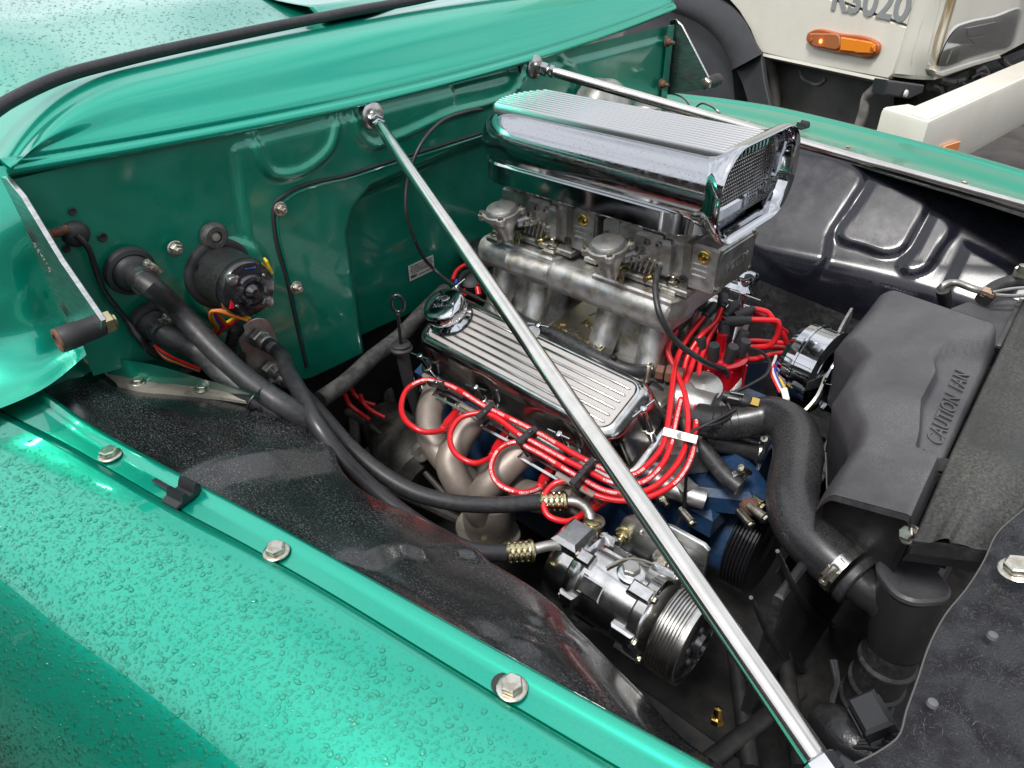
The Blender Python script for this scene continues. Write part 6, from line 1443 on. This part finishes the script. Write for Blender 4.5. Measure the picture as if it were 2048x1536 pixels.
ind = outl([(1614, 66), (1622, 61), (1680, 67), (1745, 80), (1756, 88), (1754, 104), (1744, 113), (1700, 110), (1650, 101), (1618, 90), (1611, 80)], .016, .016, .004, M['amber_dark'], 'indicator', tk, 'amber side indicator')
outl([(1618, 67), (1640, 67), (1678, 73), (1676, 98), (1650, 96), (1622, 87), (1616, 78)], .022, .008, .003, M['amber_clear'], 'lens', ind)
mesh_obj('lens', sprism([(1681, 74), (1740, 84), (1750, 90), (1748, 103), (1740, 108), (1679, 101)], .023, .008, .003), M['amber'], ind)
mesh_obj('lens_step', sprism([(1712, 79), (1746, 87), (1744, 106), (1710, 105)], .0245, .004, .001), M['amber'], ind)
mesh_obj('bulb', MB().lathe([(0, 0), (.007, .003), (.008, .009), (.004, .013), (0, .014)], sp(1646, 82, .010), TN, 16), M['lit'], ind)
for px, py in ((1622, 80), (1744, 98)): mesh_obj('screw', MB().lathe([(.007, 0), (.006, .003), (0, .003)], sp(px, py, .024), TN, 14), M['amber_dark'], ind)
# corner and front panel
c0 = [(1816, 40), (1830, -10), (1850, -80)]
seamb = [sp(1789, 146, .0), sp(1800, 104), sp(1817, 44), sp(1832, -12), sp(1870, -170)]
fr = [fp(1868, 152), fp(1874, 110), fp(1890, 50), fp(1905, -10), fp(1940, -170)]
mids = [[a.lerp(b, .45) + (TN + FN_).normalized() * .012 for a, b in zip(seamb, fr)], [a.lerp(b, .8) + (TN + FN_).normalized() * .008 for a, b in zip(seamb, fr)]]
rows = [[p - TN * .03 for p in seamb], seamb, mids[0], mids[1], fr, [p + FE_ * .04 for p in fr]]
mb = MB().loft(rows, 40, 30); mesh_obj('corner_panel', mb, M['stain'], tk, ang=70, label='corner panel streaked with brown stains')
bb = [r[0] for r in rows[1:]]
mesh_obj('panel_sill', MB().rings([[p, p - UZ * .012 - V(0, -.005, 0), p - UZ * .016 + V(-.03, .04, 0)] for p in catmull(bb, 20)], closed=False), CR, tk)
mesh_obj('front_panel', fprism([(1868, 152), (1880, 158), (1990, 118), (2100, 60), (2400, -60), (2400, -300), (1940, -200), (1905, -10), (1890, 50), (1874, 110)], -.003, .03, .004), CR, tk)
hl = mesh_obj('headlight', fprism(smooth2([(1873, 132), (1880, 110), (1902, 66), (1915, 52), (1935, 44), (1990, 32), (2046, 18), (2040, 52), (2022, 96), (1998, 102), (1940, 118), (1884, 136), (1873, 132)], 60)[:-1], .003, .03, .003), M['lamp_dark'], tk)
for k, (p4, mt) in enumerate(((((1932, 56), (1990, 44), (2000, 62), (1935, 74)), 'reflector'), (((1904, 98), (1925, 90), (1970, 86), (1962, 104), (1892, 126)), 'reflector'), (((1940, 78), (2010, 62), (2004, 88), (1950, 92)), 'reflector_dark'))):
    mesh_obj('reflector', fprism(p4, .0055, .004, .001), M[mt], hl)
mesh_obj('headlight_glass', fprism(smooth2([(1875, 131), (1882, 111), (1904, 68), (1917, 54), (1936, 47), (1990, 35), (2042, 22), (2036, 52), (2019, 93), (1996, 99), (1940, 115), (1885, 133), (1875, 131)], 60)[:-1], .0115, .004, .0015), M['glass'], hl)
mesh_obj('headlight_rim', fprism([(1868, 140), (1884, 141), (1945, 122), (2000, 106), (2004, 116), (1950, 134), (1884, 156), (1870, 152)], .010, .03, .006), CR, tk)
# black mudguard flare
fo_ = [(1330, -60), (1400, -20), (1440, 0), (1468, 20), (1492, 50), (1510, 86), (1523, 108)]
fi_ = [(1290, 0), (1345, 22), (1385, 38), (1420, 62), (1445, 92), (1458, 120), (1464, 140)]
rows = [[sp(a, b, -.02) for a, b in fo_], [sp(a, b, .022) for a, b in fo_], [sp(a, b, .035).lerp(sp(c, d, .045), .3) for (a, b), (c, d) in zip(fo_, fi_)], [sp(c, d, .040) for c, d in fi_], [sp(c, d, -.01) for c, d in fi_], [sp(c, d, -.25) for c, d in fi_]]
mesh_obj('wheel_arch', MB().loft(rows, 40, 20), M['arch'], tk, ang=50)
mesh_obj('mud_flap', sprism([(1462, 118), (1475, 96), (1521, 107), (1528, 160), (1542, 222), (1560, 330), (1500, 330), (1500, 220), (1485, 170)], .012, .02, .003), M['arch'], tk)
# wheel
wc = sp(1330, 230, -.16); wh = mesh_obj('wheel', MB().lathe([(.30, -.11), (.42, -.11), (.455, -.07), (.46, -.02), (.46, .06), (.44, .10), (.40, .115), (.30, .11), (.26, .10), (.0, .06)], wc, TN, 60), M['rubber_old'], tk)
mesh_obj('arch_liner', MB().lathe([(.56, -.5), (.56, .0), (.50, .02)], sp(1330, 225, -.02), TN, 40), M['arch'], tk)
# inner skirt and strut under the side panel, dark gear behind
mesh_obj('inner_skirt', sprism([(1528, 108), (1600, 122), (1700, 140), (1782, 156), (1780, 250), (1720, 330), (1560, 330), (1540, 210)], -.10, .02, .004), M['skirt'], tk)
mesh_obj('skirt_post', MB().tube([sp(1535, 112, -.02), sp(1548, 160, -.06), sp(1552, 240, -.08)], .022, 12), M['skirt'], tk)
mesh_obj('strut', MB().tube([sp(1766, 158, -.03), sp(1748, 182, -.03), sp(1732, 196, -.03), sp(1728, 220, -.03), sp(1716, 260, -.03)], [.018, .020, .016, .018, .018], 12), M['skirt_pale'], tk)
mesh_obj('pressed_curve', MB().tube([sp(1600, 140, -.098), sp(1604, 154, -.098), sp(1618, 164, -.098), sp(1640, 168, -.098), sp(1652, 158, -.098)], .006, 8), M['skirt_pale'], tk)
mesh_obj('gear_box', MB().box(fp(1950, 170, -.25), (.3, 1.6, .32), .02, ref=FN_), M['dark'], tk)
mesh_obj('bracket', fprism([(1776, 160), (1850, 170), (1846, 186), (1820, 198), (1770, 190)], .02, .04, .004), M['arch'], tk)
mesh_obj('bracket_pin', MB().lathe([(.011, 0), (.009, .006), (0, .007)], fp(1810, 187, .024), FN_, 14), M['white'], tk)
rnd = random.Random(5)
for k in range(12):
    x = 1860 + 16 * k; a = fp(x, 172 - .2 * (x - 1860), -.05); b = fp(x + rnd.uniform(-50, 60), 190 - .3 * (x - 1860) + rnd.uniform(-20, 20), -.04)
    mesh_obj('under_pipe', MB().tube([a, a.lerp(b, .5) + UZ * rnd.uniform(-.02, .02), b], rnd.uniform(.006, .014), 8), M['grime'], tk)
mesh_obj('radiator_grille', MB().box(fp(2040, 100, -.3), (.3, .9, .5), .02, ref=FN_), M['dark'], tk)
# bumper: end, face and top
bp = P(1858, 243, pl=(F0 + FN_ * .22, FN_)); bz = bp.z
BF = (bp, FN_); BS = (bp, TN)
e0 = P(1766, 214, pl=BS); e0.z = bz
f1 = bp + FE_ * 1.1; f1.z = bz
prof = lambda p, n_, s=1: [p - n_ * .24, p - n_ * .012, p - n_ * .003 - UZ * .003, p - UZ * .012, p - UZ * .150, p - n_ * .010 - UZ * .175, p - n_ * .10 - UZ * .185]
rowsb = [prof(e0 + TN * .0 , TN), prof(bp - TF * .03, TN), prof(bp, (TN + FN_).normalized()), prof(bp + FE_ * .03, FN_), prof(f1, FN_)]
def l2(p, d, q, e):
    A_ = np.array([[d.x, -e.x], [d.y, -e.y]]); t_ = np.linalg.solve(A_, np.array([q.x - p.x, q.y - p.y])); return p + d * float(t_[0])
TD = .085
ic = l2(bp - TN * TD, TF, bp - FN_ * TD, FE_)
for rw_ in rowsb: rw_.pop(0)
mesh_obj('bumper_top', MB().add([e0 - TN * .012, bp - (TN + FN_).normalized() * .012, f1 - FN_ * .012, f1 - FN_ * TD, ic, e0 - TN * TD], [(0, 1, 2, 3, 4, 5)]).rings([[p, p - UZ * .12] for p in (e0 - TN * TD, ic, f1 - FN_ * TD)], closed=False), CR, tk)
mesh_obj('bumper', MB().rings(rowsb, closed=False), CR, tk, ang=30)
mesh_obj('bumper_end', MB().add([rowsb[0][k] for k in range(6)] + [e0 - TN * TD - UZ * .185, e0 - TN * TD], [tuple(range(8))]), CR, tk)
q = [P(a, b, pl=(bp + TN * .0, (TN + FN_ * .6).normalized())) for a, b in ((1883, 304), (1888, 294), (1918, 283), (1916, 300), (1904, 308))]
nn_ = (TN * .3 + FN_).normalized(); q = [P(a, b, pl=(bp + nn_ * .006, FN_)) for a, b in ((1883, 298), (1890, 291), (1919, 282), (1914, 300), (1903, 307))]
mesh_obj('reflector', MB().prism([((p - bp).dot(FE_), p.z) for p in q], V(bp.x, bp.y, 0) + FN_ * .002, FN_, .007, .001, frm=(FE_, UZ, FN_)), M['amber'], tk, label='small amber reflector on the bumper')
mesh_obj('cab', MB().box(S0 - TN * .85 - TF * .9 + UZ * 1.02, (2.2, 1.6, 1.9), .08, ref=TF), CR, tk)
# ================================================================== unseen building behind the camera, added as a dark reflection for the wing
wk = thing('reflection_building', 'unseen dark building added behind the camera to reflect in the near wing', 'building', (0, -7, 0))
mesh_obj('wall', MB().box((0, -7.2, 1.6), (16, .3, 3.2)), mat('brick_wall', (.10, .07, .055), .8, col2=(.06, .05, .04), ns=20), wk)
mesh_obj('roof', MB().prism([(-.6, 3.2), (5, 3.2), (2.4, 4.3)], V(-8.4, -7, 0), (1, 0, 0), 16.8, frm=(V(0, -1, 0), V(0, 0, 1), V(1, 0, 0))), mat('grey_roof', (.05, .05, .055), .6), wk)
for x in (-5, -1.5, 2, 5.5):
    f = mesh_obj('window', MB().box((x, -7.03, 1.7), (1.6, .06, 1.1), .01), M['white'], wk); mesh_obj('pane', MB().box((x, -7.0, 1.7), (1.4, .02, .9)), M['black_gloss'], f)
# ================================================================== rain drops on the paint
def drops(name, surf, n, rmin, rmax, parent, seed, dens=None, flat=.38):
    rnd = random.Random(seed); vs_, fs = [], []
    placed = {}
    cell = rmax * 1.7
    k = 0; tries = 0
    while k < n and tries < n * 6:
        tries += 1
        u, v = rnd.random(), rnd.random()
        if dens and rnd.random() > dens(u, v): continue
        p, nn_ = surf(u, v); r = rmin + (rmax - rmin) * rnd.random() ** 2.6
        key = (int(p.x / cell), int(p.y / cell), int(p.z / cell)); bad = False
        for dx in (-1, 0, 1):
            for dy in (-1, 0, 1):
                for (q, rq) in placed.get((key[0] + dx, key[1] + dy, key[2]), ()):
                    if (q - p).length < (r + rq) * .98: bad = True
        if bad: continue
        placed.setdefault(key, []).append((p, r)); k += 1
        a, b, c = frame(nn_, (rnd.random() + .01, rnd.random(), rnd.random() * .3)); st = 1 + (.9 * rnd.random() ** 3 if r > rmin * 1.3 else .15 * rnd.random()); h = r * flat * rnd.uniform(.8, 1.2)
        m = 8; b0 = len(vs_); ir = [1 + rnd.uniform(-.13, .13) for _ in range(m)]; bend = rnd.uniform(-.35, .35) * (st - 1)
        for (rr_, hh) in ((1.0, 0.0), (.93, .45), (.62, .86)):
            for j in range(m):
                t = 2 * math.pi * j / m; xx = math.cos(t) * rr_ * r * ir[j] * st; yy_ = math.sin(t) * rr_ * r * ir[j] / math.sqrt(st) + bend * xx * xx / r
                vs_.append(p + a * xx + b * yy_ + c * (h * hh - (.00005 if hh == 0 else 0)))
        vs_.append(p + c * h)
        for lv in (0, 1):
            for j in range(m): fs.append((b0 + lv * m + j, b0 + lv * m + (j + 1) % m, b0 + lv * m + m + (j + 1) % m, b0 + lv * m + m + j))
        for j in range(m): fs.append((b0 + 2 * m + j, b0 + 2 * m + (j + 1) % m, b0 + 3 * m))
    me = bpy.data.meshes.new(name); me.from_pydata([(p.x, p.y, p.z) for p in vs_], [], fs); me.update(); me.polygons.foreach_set('use_smooth', [True] * len(me.polygons)); me.materials.append(M['drop'])
    o = bpy.data.objects.new(name, me); COL.objects.link(o); o.parent = parent; o['kind'] = 'stuff'; return o
def grid_surf(cols, u0=0, u1=1, v0=0, v1=1):
    nu = len(cols) - 1; nv = len(cols[0]) - 1
    def f(u, v):
        U = (u0 + (u1 - u0) * u) * nu; Vv = (v0 + (v1 - v0) * v) * nv; i = min(int(U), nu - 1); j = min(int(Vv), nv - 1); a, b = U - i, Vv - j
        p00, p10, p01, p11 = cols[i][j], cols[i + 1][j], cols[i][j + 1], cols[i + 1][j + 1]
        p = p00.lerp(p10, a).lerp(p01.lerp(p11, a), b); n_ = (p10 - p00).cross(p01 - p00).normalized()
        if n_.z < 0: n_ = -n_
        return p, n_
    return f
# wing crown: u along the truck, v outward and down
drops('rain_drops', grid_surf(crown, .22, .86, .01, .66), 20000, .0008, .0029, wing, 1, dens=lambda u, v: sm(-.02, .07, v) * (1 - .3 * v))
drops('rain_drops', grid_surf(crown, .22, .86, .0, .70), 14000, .0004, .0009, wing, 2)
tc_ = [list(c) for c in top_grid] if 'top_grid' in globals() else None
if tc_: drops('rain_drops', grid_surf(tc_, .0, .75, .05, .8), 9000, .0006, .0019, truck, 3)
drops('rain_drops', lambda u, v: ((lambda q: (V(q[0], q[1], 1.1302), V(0, 0, 1)))((P(-20 + 150 * u, 668 + 70 * v, z=1.130).x, P(-20 + 150 * u, 668 + 70 * v, z=1.130).y))), 260, .0015, .0036, truck, 4, dens=lambda u, v: 1.0 if (u < .8 or v < .4) else 0)

drops('water_specks', lambda u, v: (V(fw_disp(-.70 + .66 * u, 1.10 + .26 * v) + .0002, -.70 + .66 * u, 1.10 + .26 * v), V(1, 0, 0)), 110, .0006, .0016, firewall, 7)
